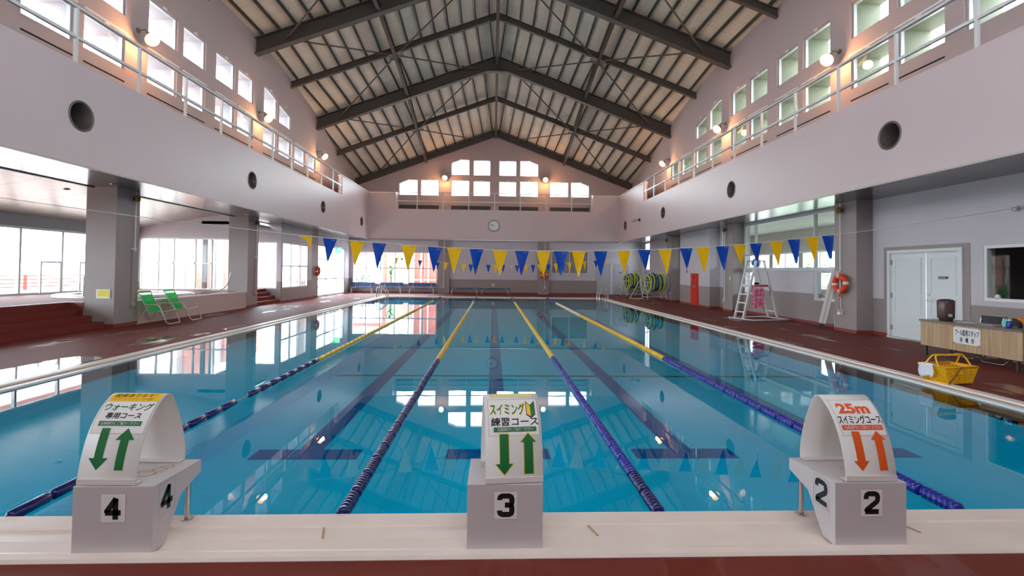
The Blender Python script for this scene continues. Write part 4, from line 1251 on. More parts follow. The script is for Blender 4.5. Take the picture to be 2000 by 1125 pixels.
# ---- right-hand double door and far double door
DOORW = mat('door_white', (226, 232, 232), 0.4); DOORG = mat('door_grey', (190, 190, 196), 0.45)
PLATE = mat('name_plate', (88, 84, 82), 0.5); ALU = mat('alu_sill', (170, 172, 172), 0.35, 0.8)
d1 = structure('door_1', (10.0, 7.8, 0))
mb = MB(); mb.box(9.96, 6.83, 0.02, 10.08, 6.90, 2.18); mb.box(9.96, 8.73, 0.02, 10.08, 8.80, 2.18); mb.box(9.96, 6.9, 2.11, 10.08, 8.73, 2.18)
mb.build('door_frame', DOORW, d1)
mb = MB(); mb.box(9.94, 6.83, 0.0, 10.1, 8.8, 0.03); mb.build('sill', ALU, d1)
for y0, y1, nm in ((6.9, 7.74, 0), (7.76, 8.73, 1)):
    leaf = MB(); leaf.box(10.02, y0, 0.03, 10.06, y1, 2.11)
    for z0, z1 in ((1.12, 1.98), (0.62, 1.05)):
        wall_mb('x', 10.006, 10.02, rect(y0 + 0.11, z0, y1 - 0.11, z1), [rect(y0 + 0.135, z0 + 0.025, y1 - 0.135, z1 - 0.025)], leaf)
    for k in range(8): leaf.box(10.0, y0 + 0.12, 0.16 + k * 0.048, 10.02, y1 - 0.12, 0.19 + k * 0.048)
    lf = leaf.build('door_leaf', DOORW, d1)
    if nm == 1:
        for z in (0.25, 1.05, 1.88):
            mb = MB(); mb.box(9.995, y1 - 0.03, z - 0.06, 10.02, y1 + 0.01, z + 0.06); mb.build('hinge', ALU, lf)
    else:
        mb = MB(); mb.cyl((10.02, y1 - 0.06, 0.98), (9.97, y1 - 0.06, 0.98), 0.012, 8); mb.bar((9.965, y1 - 0.04, 0.98), (9.965, y1 - 0.18, 0.98), 0.018, 0.018); mb.cyl((10.02, y1 - 0.06, 1.12), (10.0, y1 - 0.06, 1.12), 0.025, 12)
        mb.build('handle', ALU, lf)
        mb = MB(); mb.box(10.0, 7.20, 1.49, 10.012, 7.42, 1.545); mb.cur = 1
        put_text(mb, 'PRIVATE', lambda u, v: (9.998, 7.40 - u * 0.15, 1.505 + v * 0.025), 0, 0, 1, 1, 0.01); mb.build('name_plate', [PLATE, WHITE_P], lf)
d4 = structure('door_4', (8.0, YF, 0))
mb = MB(); mb.box(6.95, YF - 0.03, 0.02, 7.03, YF + 0.06, 2.12); mb.box(9.04, YF - 0.03, 0.02, 9.12, YF + 0.06, 2.12); mb.box(7.03, YF - 0.03, 2.05, 9.04, YF + 0.06, 2.12); mb.build('door_frame', DOORG, d4)
for x0, x1 in ((7.04, 7.9), (8.0, 9.03)):
    leaf = MB(); leaf.box(x0, YF + 0.0, 0.03, x1, YF + 0.05, 2.05)
    for z0, z1 in ((1.15, 1.95), (0.65, 1.0)):
        wall_mb('y', YF - 0.014, YF, rect(x0 + 0.1, z0, x1 - 0.1, z1), [rect(x0 + 0.125, z0 + 0.025, x1 - 0.125, z1 - 0.025)], leaf)
    for k in range(7): leaf.box(x0 + 0.1, YF - 0.016, 0.16 + k * 0.05, x1 - 0.1, YF, 0.19 + k * 0.05)
    lf = leaf.build('door_leaf', DOORG, d4)
    if x0 > 7.5:
        mb = MB(); mb.box(8.45, YF - 0.012, 1.5, 8.68, YF, 1.55); mb.build('name_plate', PLATE, lf)
mb = MB(); mb.box(7.9, YF - 0.02, 0.03, 8.0, YF + 0.05, 2.05); mb.cyl((8.06, YF - 0.05, 1.0), (8.06, YF, 1.0), 0.03, 10); mb.build('door_post', WHITE, d4)

# ---- wall clock
ck = thing('wall_clock', 'round white clock with black hands on the far gallery front', 'clock', (-0.06, 29.15, 4.55))
cx, cyk, cz = -0.06, 29.15, 4.55
mb = MB(); mb.lathe([(0.0, 0.0), (0.38, 0.0), (0.385, 0.05), (0.36, 0.07), (0.345, 0.05), (0.345, 0.045)], (cx, cyk, cz), (0, -1, 0), 36); mb.build('case', mat('clock_rim', (120, 112, 108), 0.4, 0.4), ck)
mb = MB(); mb.lathe([(0.345, 0.046), (0.0, 0.0465)], (cx, cyk, cz), (0, -1, 0), 36); mb.build('dial', mat('clock_dial', (240, 242, 240), 0.35), ck)
mb = MB()
for k in range(12):
    t = pi * k / 6
    mb.bar((cx + 0.27 * sin(t), cyk - 0.049, cz + 0.27 * cos(t)), (cx + 0.325 * sin(t), cyk - 0.049, cz + 0.325 * cos(t)), 0.03, 0.004, (0, 1, 0))
mb.build('hour_marks', mat('clock_mark', (90, 96, 94), 0.5), ck)
for L, t, w in ((0.19, radians(292), 0.03), (0.29, radians(285), 0.02)):
    mb = MB(); mb.bar((cx - 0.05 * sin(t), cyk - 0.053, cz - 0.05 * cos(t)), (cx + L * sin(t), cyk - 0.053, cz + L * cos(t)), w, 0.004, (0, 1, 0)); mb.build('hand', BLACK, ck)

# ---- exit sign over the glazed door
ex = thing('exit_sign', 'green emergency exit sign hung in front of the glazed door', 'exit sign', (-9.35, 26.2, 2.6))
EXG = emit('exit_green', (0.02, 0.72, 0.30), 0.9)
mb = MB(); mb.box(-9.53, 26.16, 2.5, -9.17, 26.24, 2.84); mb.build('case', mat('sign_case', (220, 224, 220), 0.5), ex)
mb = MB(); mb.box(-9.52, 26.15, 2.51, -9.18, 26.16, 2.83); mb.build('lit_face', EXG, ex)
mb = MB(); cxx = -9.36
mb.box(-9.25, 26.146, 2.54, -9.20, 26.15, 2.80)
mb.lathe([(0.028, 0), (0.0, 0.002)], (cxx, 26.149, 2.76), (0, -1, 0), 12)
for a, b in (((cxx, 2.73), (cxx - 0.03, 2.65)), ((cxx - 0.03, 2.65), (cxx + 0.05, 2.60)), ((cxx + 0.05, 2.60), (cxx + 0.05, 2.54)), ((cxx - 0.03, 2.65), (cxx - 0.07, 2.60)), ((cxx - 0.07, 2.60), (cxx - 0.12, 2.59)), ((cxx, 2.72), (cxx + 0.07, 2.69)), ((cxx - 0.01, 2.72), (cxx - 0.08, 2.70))):
    mb.bar((a[0], 26.148, a[1]), (b[0], 26.148, b[1]), 0.022, 0.002, (0, 1, 0))
mb.build('running_figure', emit('exit_white', (0.8, 0.9, 0.8), 1.0), ex)
for x in (-9.45, -9.25):
    mb = MB(); mb.cyl((x, 26.2, 2.84), (x, 26.2, ZS), 0.008, 6); mb.build('hanger', STEEL, ex)

# ---- red cabinet in the right wall bay
rc = thing('fire_cabinet', 'tall red fire equipment cabinet set against the pale wall bay', 'cabinet', (9.5, 19.5, 0.06))
CABR = mat('cabinet_red', (214, 52, 30), 0.4)
mb = MB(); mb.box(9.49, 19.14, 0.06, 9.549, 19.9, 1.54); mb.build('cabinet_body', CABR, rc, bevel=0.006)
mb = MB(); mb.box(9.478, 19.2, 0.12, 9.492, 19.84, 1.48); dr = mb.build('door', CABR, rc)
mb = MB(); mb.lathe([(0.0, 0.03), (0.05, 0.028), (0.06, 0.0)], (9.478, 19.5, 1.36), (-1, 0, 0), 16); mb.lathe([(0.0, 0.012), (0.025, 0.01), (0.03, 0.0)], (9.478, 19.45, 1.24), (-1, 0, 0), 12); mb.build('alarm_lamp', mat('alarm_dark', (110, 40, 20), 0.3), dr)
mb = MB(); put_text(mb, '消火栓', lambda u, v: (9.476, 19.72 - u * 0.42, 0.86 + v * 0.13), 0, 0, 1, 1, 0.03); mb.build('lettering', WHITE_P, dr)

# ---- poles with brass fittings on the pillars
def wall_pole(p, n, ztop, zbot, label, fit=True, box=None, foot=True):
    """p: (x, y) on the pillar face, n: outward direction"""
    n = Vector((n[0], n[1], 0)); b = Vector((p[0], p[1], 0))
    root = thing('wall_pole', label, 'pole', (p[0], p[1], zbot), group='poles with fittings on the pillars')
    q = b + n * 0.07
    mb = MB(); mb.cyl((q.x, q.y, zbot), (q.x, q.y, ztop), 0.016, 10); mb.build('pole', RAIL, root)
    mb = MB()
    for z in (zbot + 0.06, ztop - 0.25):
        mb.bar((b.x, b.y, z), (q.x + n.x * 0.03, q.y + n.y * 0.03, z), 0.05, 0.05)
    if foot: mb.box(q.x - 0.05, q.y - 0.05, zbot - 0.06, q.x + 0.05, q.y + 0.05, zbot + 0.02)
    mb.build('bracket', RAIL, root)
    if fit:
        mb = MB(); c = b + n * 0.11 + Vector((0, 0, 3.34)); mb.torus(c, 0.07, 0.025, n, 20, 8); mb.cyl(c - n * 0.11, c + n * 0.03, 0.03, 10); mb.build('brass_ring', BRASS, root)
    if box:
        mb = MB(); mb.cyl((b.x + n.x * 0.012, b.y + n.y * 0.012, box), (b.x + n.x * 0.012, b.y + n.y * 0.012, zbot), 0.011, 8); mb.build('conduit', PILLAR, root)
        mb = MB(); mb.box(b.x, b.y - 0.05, box - 0.07, b.x + n.x * 0.05, b.y + 0.05, box + 0.07); mb.sphere((b.x + n.x * 0.07, b.y, box), 0.045, n=10, m=8); mb.build('socket_box', mat('socket_grey', (176, 166, 158), 0.5), root)


wall_pole((9.55, 9.81), (-1, 0), 3.53, 0.52, 'white pole with brass fitting behind the ring buoy on the office-side pillar')
wall_pole((9.55, 16.45), (-1, 0), 3.53, 0.46, 'white pole with brass fitting on the pillar beside the lifeguard chair')
wall_pole((-9.6, 9.98), (1, 0), 3.50, 1.95, 'short white pole with brass fitting on the pillar bearing the yellow notice', True, 0.54, False)
wall_pole((-9.6, 16.55), (1, 0), 3.50, 1.92, 'short white pole with brass fitting on the pillar past the green lounge chairs', True, 0.49, False)
wall_pole((-3.34, YF - 0.16), (0, -1), 3.53, 0.46, 'white pole on the far column next to the courtyard window', False)
wall_pole((3.39, YF - 0.16), (0, -1), 3.53, 0.46, 'white pole on the far column bearing a ring buoy', False)
root = thing('wall_fitting', 'small brass fitting high on the pillar beside the rope reels', 'fitting', (9.55, 23.1, 3.34))
mb = MB(); mb.torus((9.44, 23.1, 3.34), 0.07, 0.025, (1, 0, 0), 18, 8); mb.build('ring', BRASS, root)
mb = MB(); mb.cyl((9.55, 23.1, 3.34), (9.43, 23.1, 3.34), 0.03, 10); mb.build('stem', BRASS, root)
for y, z, lab in ((16.12, 1.36, 'white switch plate on the pillar beside the lifeguard chair'), (22.75, 0.46, 'white switch plate low on the pillar beside the rope reels')):
    mb = MB(); mb.box(9.535, y - 0.04, z - 0.07, 9.55, y + 0.04, z + 0.07); tag(mb.build('switch_plate', WHITE, origin=(9.55, y, z)), lab, 'switch')
mb = MB(); mb.box(-0.16, YF - 0.02, 0.50, 0.04, YF, 0.70); mb.box(-0.12, YF - 0.03, 0.55, 0.0, YF - 0.02, 0.65); tag(mb.build('outlet_plate', mat('outlet_grey', (200, 198, 196), 0.5), origin=(-0.06, YF, 0.5)), 'square white outlet plate low on the far wall over the blue bench', 'outlet')
sp = thing('wall_spotlight', 'small horn-shaped spotlight on the gallery front between two duct mouths', 'spotlight', (8.4, 24.5, 4.6))
mb = MB(); mb.cyl((8.4, 24.5, 4.6), (8.34, 24.5, 4.6), 0.09, 14); mb.cyl((8.35, 24.5, 4.6), (8.2, 24.4, 4.58), 0.03, 8); mb.build('mount', mat('lamp_black', (40, 36, 34), 0.5), sp)
mb = MB(); mb.lathe([(0.03, 0.0), (0.05, 0.1), (0.11, 0.36), (0.105, 0.36), (0.0, 0.12)], (8.24, 24.44, 4.6), (-0.86, -0.3, -0.25), 18); mb.build('horn', mat('lamp_beige', (196, 184, 160), 0.5), sp)

# ---- ring buoys
def ring_buoy(c, n, label, rope):
    c = Vector(c); n = Vector(n)
    root = thing('ring_buoy', label, 'ring buoy', tuple(c), group='orange ring buoys on the pillars')
    a = n.orthogonal().normalized(); b = n.cross(a)
    if abs(b.z) < 0.9: a, b = b, a
    mb = MB(); mb.torus(c, 0.205, 0.068, n, 36, 14); mb.build('ring', RED, root)
    for k in range(4):
        t0 = radians(40 + 90 * k)
        pts = [c + (a * cos(t0 + d) + b * sin(t0 + d)) * 0.205 for d in (-0.16, -0.08, 0, 0.08, 0.16)]
        mb = MB(); mb.tube(pts, 0.071, 14); mb.build('band', mat('buoy_band', (240, 220, 196), 0.5), root)
    mb = MB()
    pts = [c + a * (0.0) + n * 0.02 + Vector((0, 0, 0.27)), c + Vector((0, 0, 0.36)) + n * -0.02, c + Vector((0, 0, 0.28)) + n * 0.02 + b * 0.02]
    mb.tube(pts, 0.008, 6); mb.build('hanging_loop', mat('buoy_cord', (206, 60, 36), 0.7), root)
    mb = MB(); side = Vector((0, 0, 1)).cross(n)
    pts = [c + Vector((0, 0, -0.18)) + n * 0.06 + side * 0.05, c + Vector((0, 0, -0.34)) + side * 0.08, c + Vector((0, 0, -0.36)) + side * 0.02, c + Vector((0, 0, -0.26)) - side * 0.03, c + Vector((0, 0, -0.5)) - side * 0.03, c + Vector((0, 0, -rope)) - side * 0.01]
    mb.tube(catmull([tuple(p) for p in pts], 5), 0.010, 6); mb.build('cord', mat('buoy_cord', (206, 60, 36), 0.7), root)


ring_buoy((9.42, 9.73, 1.31), (-1, 0, 0), 'orange ring buoy hung on the office-side pillar beside the leaning board', 0.78)
ring_buoy((-9.49, 23.24, 1.42), (1, 0, 0), 'orange ring buoy hung on the pillar beside the glazed exit door', 0.8)
ring_buoy((3.32, YF - 0.29, 1.31), (0, -1, 0), 'orange ring buoy hung on the far column', 0.55)

# ---- lifeguard chair
CHW = mat('chair_white', (228, 228, 226), 0.35)
lc = thing('lifeguard_chair', 'tall white ladder chair for the lifeguard beside the pool', 'lifeguard chair', (8.36, 12.22, 0), radians(14))
mb = MB(); mb.tube([(0, 0, 0.04), (0, 1.1, 0.04), (1.48, 1.1, 0.04), (1.48, 0, 0.04)], 0.028, 8, True); mb.build('base_frame', CHW, lc, local=True)
def rail_pt(x0, x1, z, zt=2.0): return x0 + (x1 - x0) * z / zt
for y in (0.47, 0.86):
    mb = MB(); mb.bar((0.03, y, 0.03), (0.55, y, 2.0), 0.05, 0.07, (1, 0, 0)); mb.build('ladder_rail', CHW, lc, local=True)
    mb = MB(); mb.bar((1.45, y, 0.03), (0.88, y, 2.0), 0.05, 0.06, (1, 0, 0)); mb.build('leg', CHW, lc, local=True)
    mb = MB(); mb.bar((0.53, y, 1.99), (0.92, y, 1.99), 0.05, 0.04); mb.build('armrest', mat('armrest_tan', (170, 150, 136), 0.5), lc, local=True)
for z in (0.27, 0.57, 0.86, 1.17, 1.46):
    x = rail_pt(0.03, 0.55, z); mb = MB(); mb.box(x - 0.035, 0.47, z - 0.02, x + 0.035, 0.86, z + 0.02); mb.build('rung', CHW, lc, local=True)
mb = MB(); x = rail_pt(1.45, 0.88, 0.28); mb.bar((x, 0.47, 0.28), (x, 0.86, 0.28), 0.04, 0.04); mb.build('stretcher', CHW, lc, local=True)
mb = MB(); mb.box(0.5, 0.45, 1.74, 0.96, 0.88, 1.78); mb.build('seat', CHW, lc, local=True)
mb = MB(); mb.box(0.34, 0.46, 1.10, 1.14, 0.87, 1.13); mb.build('footboard', CHW, lc, local=True)


def lcp(x, y, z):
    a = radians(14); return (8.36 + x * cos(a) - y * sin(a), 12.22 + x * sin(a) + y * cos(a), z)


bb = thing('beach_ball', 'blue ball with a white stripe lying on the lifeguard chair seat', 'ball', lcp(0.73, 0.66, 1.78))
mb = MB(); mb.sphere((0, 0, 0.15), 0.15, n=20, m=14); mb.build('ball', mat('ball_blue', (20, 110, 196), 0.35), bb, local=True)
mb = MB()
mb.lathe([(0.151 * cos(t), 0.151 * sin(t)) for t in (-0.25, -0.12, 0, 0.12, 0.25)], (0, 0, 0.15), (0.9, 0.3, 0.2), 28); mb.build('stripe', WHITE, bb, local=True)
kb = thing('kickboard', 'red foam board lying on the lifeguard chair footboard', 'kickboard', lcp(0.86, 0.64, 1.13), radians(14))
mb = MB(); mb.prism([(-0.26, -0.15), (0.22, -0.15), (0.27, -0.08), (0.27, 0.08), (0.22, 0.15), (-0.26, 0.15)], 'z', 0.0, 0.05); mb.build('board', mat('board_red', (196, 40, 60), 0.5), kb, local=True, bevel=0.008)
mb = MB(); mb.tube([(0.22, -0.15, 0.02), (0.26, -0.19, -0.1), (0.25, -0.19, -0.3)], 0.012, 6); mb.build('strap', BLACK, kb, local=True)
pc = thing('pink_float_sheet', 'pink float sheet draped over the lifeguard chair footboard', 'float', lcp(0.45, 0.6, 1.13), radians(14))
PINK = mat('float_pink', (244, 120, 168), 0.5, noise=0.06, nscale=12)
mb = MB(); mb.box(-0.10, -0.24, 0.0, 0.16, 0.2, 0.03); mb.box(-0.02, -0.26, 0.03, 0.3, -0.02, 0.055); mb.build('sheet', PINK, pc, local=True, bevel=0.01)
bg = thing('dark_pouch', 'small black pouch on top of the pink float sheet', 'pouch', lcp(0.6, 0.5, 1.19))
mb = MB(); mb.sphere((0, 0, 0.035), 0.1, 1, 0.7, 0.4, 14, 8); mb.build('pouch', BLACK, bg, local=True)
for k, (x, lab) in enumerate(((0.42, 'pink swim float belt hanging from the chair footboard, next to the ladder'), (0.58, 'pink swim float belt hanging from the middle of the chair footboard'), (0.74, 'pink swim float belt hanging from the footboard, next to the rear legs'))):
    o = thing('float_belt', lab, 'float belt', lcp(x, 0.40, 1.12), radians(14), group='pink float belts on the lifeguard chair')
    mb = MB(); mb.tube([(0, 0.03, 0.0), (0, 0, 0.0), (0, 0, -0.72), (0.02, 0, -0.8)], 0.01, 6); mb.build('strap', WHITE_P, o, local=True)
    for i in range(5 if k != 1 else 4):
        mb = MB(); z = -0.06 - 0.135 * i - (0.07 if k == 1 and i > 1 else 0); mb.lathe([(0.0, 0.0), (0.05, 0.0), (0.064, -0.015), (0.064, -0.105), (0.05, -0.12), (0.0, -0.12)], (0, 0, z), (0, 0, 1), 14); mb.build('float', PINK, o, local=True)

# ---- leaning rescue board and tap
lb = thing('rescue_board', 'long white board with a dark foot leaning on the office-side pillar', 'board', (9.36, 10.42, 0))
a, b = Vector((9.36, 10.42, 0.0)), Vector((9.50, 10.02, 1.68))
d = (b - a).normalized()
mb = MB(); mb.bar(a + d * 0.16, b, 0.06, 0.17, (0.8, -0.55, 0.2)); mb.build('board', WHITE, lb, bevel=0.012)
mb = MB(); mb.bar(a + d * 0.0, a + d * 0.17, 0.05, 0.12, (0.8, -0.55, 0.2)); mb.build('foot', mat('board_foot', (66, 66, 70), 0.6), lb)
mb = MB(); mb.bar(a + d * 0.17, b, 0.066, 0.03, (0.8, -0.55, 0.2)); mb.build('edge_strip', mat('strip_beige', (206, 190, 168), 0.5), lb)
tp = thing('wall_tap', 'small wall tap with a drooping white hose behind the leaning board', 'tap', (9.99, 10.55, 0.42))
mb = MB(); mb.cyl((10.0, 10.55, 0.42), (9.88, 10.55, 0.42), 0.022, 10); mb.cyl((9.9, 10.55, 0.42), (9.9, 10.55, 0.5), 0.03, 8); mb.build('valve', STEEL, tp)
mb = MB(); mb.tube(catmull([(9.88, 10.55, 0.42), (9.84, 10.53, 0.40), (9.82, 10.5, 0.3), (9.80, 10.46, 0.12), (9.78, 10.44, 0.04)], 5), 0.014, 8); mb.build('hose', WHITE, tp)

# ---- rope reels
CG = mat('coil_lime', (198, 214, 40), 0.5); CB = mat('coil_blue', (24, 70, 140), 0.5); RW = mat('reel_white', (206, 206, 200), 0.4)


def rope_reel(loc, rz, label):
    """axis along local x"""
    root = thing('rope_reel', label, 'reel', loc, rz, group='wheeled reels of lane rope')
    L = 0.5
    for s in (-1, 1):
        mb = MB(); x = s * L
        mb.torus((x, 0, 1.02), 0.62, 0.018, (1, 0, 0), 36, 8); mb.torus((x, 0, 1.02), 0.22, 0.014, (1, 0, 0), 24, 6)
        for k in range(6):
            t = pi * k / 3; mb.cyl((x, 0.05 * cos(t), 1.02 + 0.05 * sin(t)), (x, 0.62 * cos(t), 1.02 + 0.62 * sin(t)), 0.011, 6)
        mb.build('side_wheel', RW, root, local=True)
        for sy in (-1, 1):
            mb = MB(); mb.tube([(x + s * 0.06, 0, 1.02), (x + s * 0.06, sy * 0.2, 0.5), (x + s * 0.06, sy * 0.34, 0.06)], 0.02, 8); mb.build('leg', RW, root, local=True)
            mb = MB(); mb.cyl((x + s * 0.04, sy * 0.34, 0.045), (x + s * 0.08, sy * 0.34, 0.045), 0.045, 12); mb.build('caster', BLACK, root, local=True)
        mb = MB(); mb.cyl((x + s * 0.06, -0.29, 0.22), (x + s * 0.06, 0.29, 0.22), 0.014, 6); mb.build('crossbar', RW, root, local=True)
    mb = MB(); mb.cyl((-L - 0.1, 0, 1.02), (L + 0.1, 0, 1.02), 0.03, 10); mb.cyl((-L - 0.06, 0.29, 0.22), (L + 0.06, 0.29, 0.22), 0.014, 6); mb.cyl((-L - 0.06, -0.29, 0.22), (L + 0.06, -0.29, 0.22), 0.014, 6); mb.build('axle', RW, root, local=True)
    rnd = random.Random(len(label))
    for k in range(9):
        x = -0.4 + 0.1 * k
        mb = MB(); R = 0.40 + rnd.uniform(-0.03, 0.05)
        pts = []
        for i in range(30):
            t = 2 * pi * i / 30; r = R + 0.04 * sin(3 * t + k) + (0.06 if sin(t) < -0.5 and k % 3 == 0 else 0)
            pts.append((x + 0.05 * sin(2 * t + k) + 0.05 * cos(t), r * cos(t), 1.02 + r * sin(t)))
        mb.tube(pts, 0.045, 8, True)
        mb.build('rope_coil', CG if k % 2 == 0 else CB, root, local=True)['label'] = 'lime green coil' if k % 2 == 0 else 'blue coil'
    return root


rope_reel((8.75, 23.0, 0), radians(12), 'white wheeled reel wound with lime and blue lane rope, closer to the red cabinet')
rope_reel((8.45, 26.3, 0), radians(20), 'white wheeled reel wound with lime and blue lane rope, in front of the far door')
ct = thing('pole_trolley', 'white slanting pole on a low frame between the two rope reels', 'trolley', (8.0, 24.6, 0))
mb = MB(); mb.cyl((7.9, 24.7, 0.04), (8.5, 24.5, 1.25), 0.025, 8); mb.build('slanting_pole', RW, ct)
mb = MB(); mb.tube([(7.9, 24.9, 0.03), (8.6, 24.7, 0.03), (8.6, 24.2, 0.03), (7.95, 24.4, 0.03)], 0.018, 6, True); mb.cyl((8.55, 24.45, 0.03), (8.5, 24.5, 1.25), 0.02, 6); mb.build('frame', RW, ct)

# ---- pool ladders
def pool_ladder(s, y, label):
    root = thing('pool_ladder', label, 'pool ladder', (s * 6.2, y, 0), group='steel ladders at the far corners')
    for dy in (-0.28, 0.28):
        pts = [(s * 5.93, y + dy, -0.40), (s * 5.93, y + dy, 0.28), (s * 5.97, y + dy, 0.36), (s * 6.2, y + dy, 0.58), (s * 6.28, y + dy, 0.62), (s * 6.38, y + dy, 0.58), (s * 6.43, y + dy, 0.50), (s * 6.43, y + dy, 0.012)]
        mb = MB(); mb.tube(pts, 0.024, 10); mb.build('handrail', STEEL, root)
    for z in (-0.12, -0.33):
        mb = MB(); mb.box(s * 5.90, y - 0.28, z - 0.015, s * 5.98, y + 0.28, z + 0.015); mb.build('step', STEEL, root)


pool_ladder(1, 24.2, 'stainless steel pool ladder near the rope reels')
pool_ladder(-1, 23.9, 'stainless steel pool ladder in front of the blue benches')

# ---- benches along the far wall
BBLUE = mat('bench_blue', (28, 84, 158), 0.45)
for x0, x1, lab in ((-9.42, -7.85, 'blue bench in the far corner next to the glazed door'), (-7.5, -6.0, 'blue bench under the courtyard window, behind the pool ladder'), (-5.66, -3.85, 'blue bench under the courtyard window, next to the far column'),
                    (-2.9, -1.0, 'blue bench on the plain far wall, next to the column with a pole'), (-0.92, 1.06, 'blue bench on the plain far wall under the outlet plate')):
    root = thing('bench', lab, 'bench', ((x0 + x1) / 2, 28.8, 0), group='blue benches along the far wall')
    mb = MB(); mb.box(x0, 28.62, 0.36, x1, 28.98, 0.40); mb.build('seat', BBLUE, root, bevel=0.008)
    if x1 < -3:
        mb = MB(); mb.bar((x0, 29.14, 0.60), (x1, 29.14, 0.60), 0.03, 0.18, (0, 0, 1)); mb.build('backrest', mat('bench_back', (66, 92, 140), 0.5), root)
        for x in (x0 + 0.3, x1 - 0.3):
            mb = MB(); mb.tube([(x, 28.95, 0.36), (x, 29.11, 0.45), (x, 29.12, 0.62)], 0.015, 6); mb.build('back_strut', WHITE, root)
    for x, d in ((x0 + 0.18, -1), (x1 - 0.18, 1)):
        for y in (28.67, 28.93):
            mb = MB(); mb.tube([(x - d * 0.25, y, 0.345), (x, y, 0.345), (x + d * 0.03, y, 0.30), (x + d * 0.06, y, 0.0)], 0.018, 8); mb.build('leg', WHITE, root)

# ---- green lounge chairs
GREENW = mat('webbing_green', (0, 214, 112), 0.5); TUBE = mat('chair_tube', (222, 206, 198), 0.3, 0.2)


def lounge_chair(loc, rz, label, group):
    root = thing('lounge_chair', label, 'lounge chair', loc, rz, group=group)
    w = 0.29
    mb = MB()
    pts = [(-0.2, w, 0.53), (0.08, w, 0.535), (0.16, w, 0.50), (0.22, w, 0.40), (0.36, w, 0.06), (0.40, w - 0.06, 0.018), (0.40, -w + 0.06, 0.018), (0.36, -w, 0.06), (0.22, -w, 0.40), (0.16, -w, 0.50), (0.08, -w, 0.535), (-0.2, -w, 0.53)]
    mb.tube(pts, 0.014, 8); mb.build('front_frame', TUBE, root, local=True)
    for s in (-1, 1):
        mb = MB(); mb.tube([(-0.12, s * (w - 0.03), 0.50), (-0.20, s * (w - 0.03), 0.38), (-0.40, s * (w - 0.03), 0.014)], 0.013, 8); mb.build('rear_leg', TUBE, root, local=True)
        mb = MB(); mb.tube([(0.30, s * (w - 0.04), 0.36), (-0.12, s * (w - 0.04), 0.31), (-0.36, s * (w - 0.04), 0.78), (-0.42, s * (w - 0.04), 0.88)], 0.012, 8); mb.build('side_tube', TUBE, root, local=True)
    mb = MB(); mb.cyl((-0.42, -w + 0.04, 0.88), (-0.42, w - 0.04, 0.88), 0.014, 8); mb.cyl((0.30, -w + 0.04, 0.36), (0.30, w - 0.04, 0.36), 0.012, 8); mb.build('cross_tube', TUBE, root, local=True)
    mb = MB()
    for k in range(7):
        t = (k + 0.5) / 7; x, z = -0.13 - 0.23 * t, 0.33 + 0.45 * t
        mb.bar((x, -w + 0.03, z), (x, w - 0.03, z), 0.052, 0.008, (0.88, 0, 0.45))
    for k in range(6):
        y = -0.21 + 0.084 * k; mb.bar((-0.115, y, 0.325), (-0.37, y, 0.80), 0.05, 0.006, (0.88, 0, 0.45))
    mb.bar((-0.405, -w + 0.05, 0.865), (-0.405, w - 0.05, 0.865), 0.05, 0.012, (0.88, 0, 0.45))
    mb.build('back_webbing', GREENW, root, local=True)
    mb = MB()
    for k in range(6):
        t = (k + 0.5) / 6; x, z = 0.29 - 0.40 * t, 0.362 - 0.05 * t
        mb.bar((x, -w + 0.03, z), (x, w - 0.03, z), 0.052, 0.008)
    for k in range(6):
        y = -0.21 + 0.084 * k; mb.bar((0.29, y, 0.366), (-0.11, y, 0.318), 0.05, 0.006)
    mb.build('seat_webbing', GREENW, root, local=True)
    return root


lounge_chair((-9.17, 10.45, 0), radians(2), 'green strap lounge chair against the low platform wall, next to the pillar', 'green lounge chairs indoors')
lounge_chair((-9.17, 11.45, 0), radians(4), 'green strap lounge chair against the low platform wall, farther from the pillar', 'green lounge chairs indoors')
for y, lab in ((25.3, 'green chair outside the glazed door, first of three from the ring buoy'), (26.3, 'green chair outside the glazed door, middle one of three'), (27.3, 'green chair outside the glazed door, last of three from the ring buoy')):
    lounge_chair((-11.0, y, 0.0), radians(-30), lab, 'green chairs outside the glazed door')

# ---- notice on the pillar
nt_ = thing('notice', 'yellow and white notice sheet on the sunroom-side pillar by the steps', 'notice', (-9.85, 9.41, 0.73))
mb = MB(); mb.box(-10.03, 9.404, 0.735, -9.69, 9.41, 0.965); mb.build('sheet', WHITE_P, nt_)
mb = MB(); mb.box(-10.0, 9.401, 0.775, -9.715, 9.404, 0.945); mb.build('yellow_panel', mat('notice_yellow', (238, 226, 60), 0.5), nt_)
mb = MB()
for z, n in ((0.915, 5), (0.88, 6), (0.845, 4), (0.81, 5)):
    mb.box(-9.98, 9.400, z - 0.004, -9.98 + 0.045 * n, 9.401, z + 0.004)
mb.build('text_lines', mat('notice_orange', (226, 140, 30), 0.5), nt_)

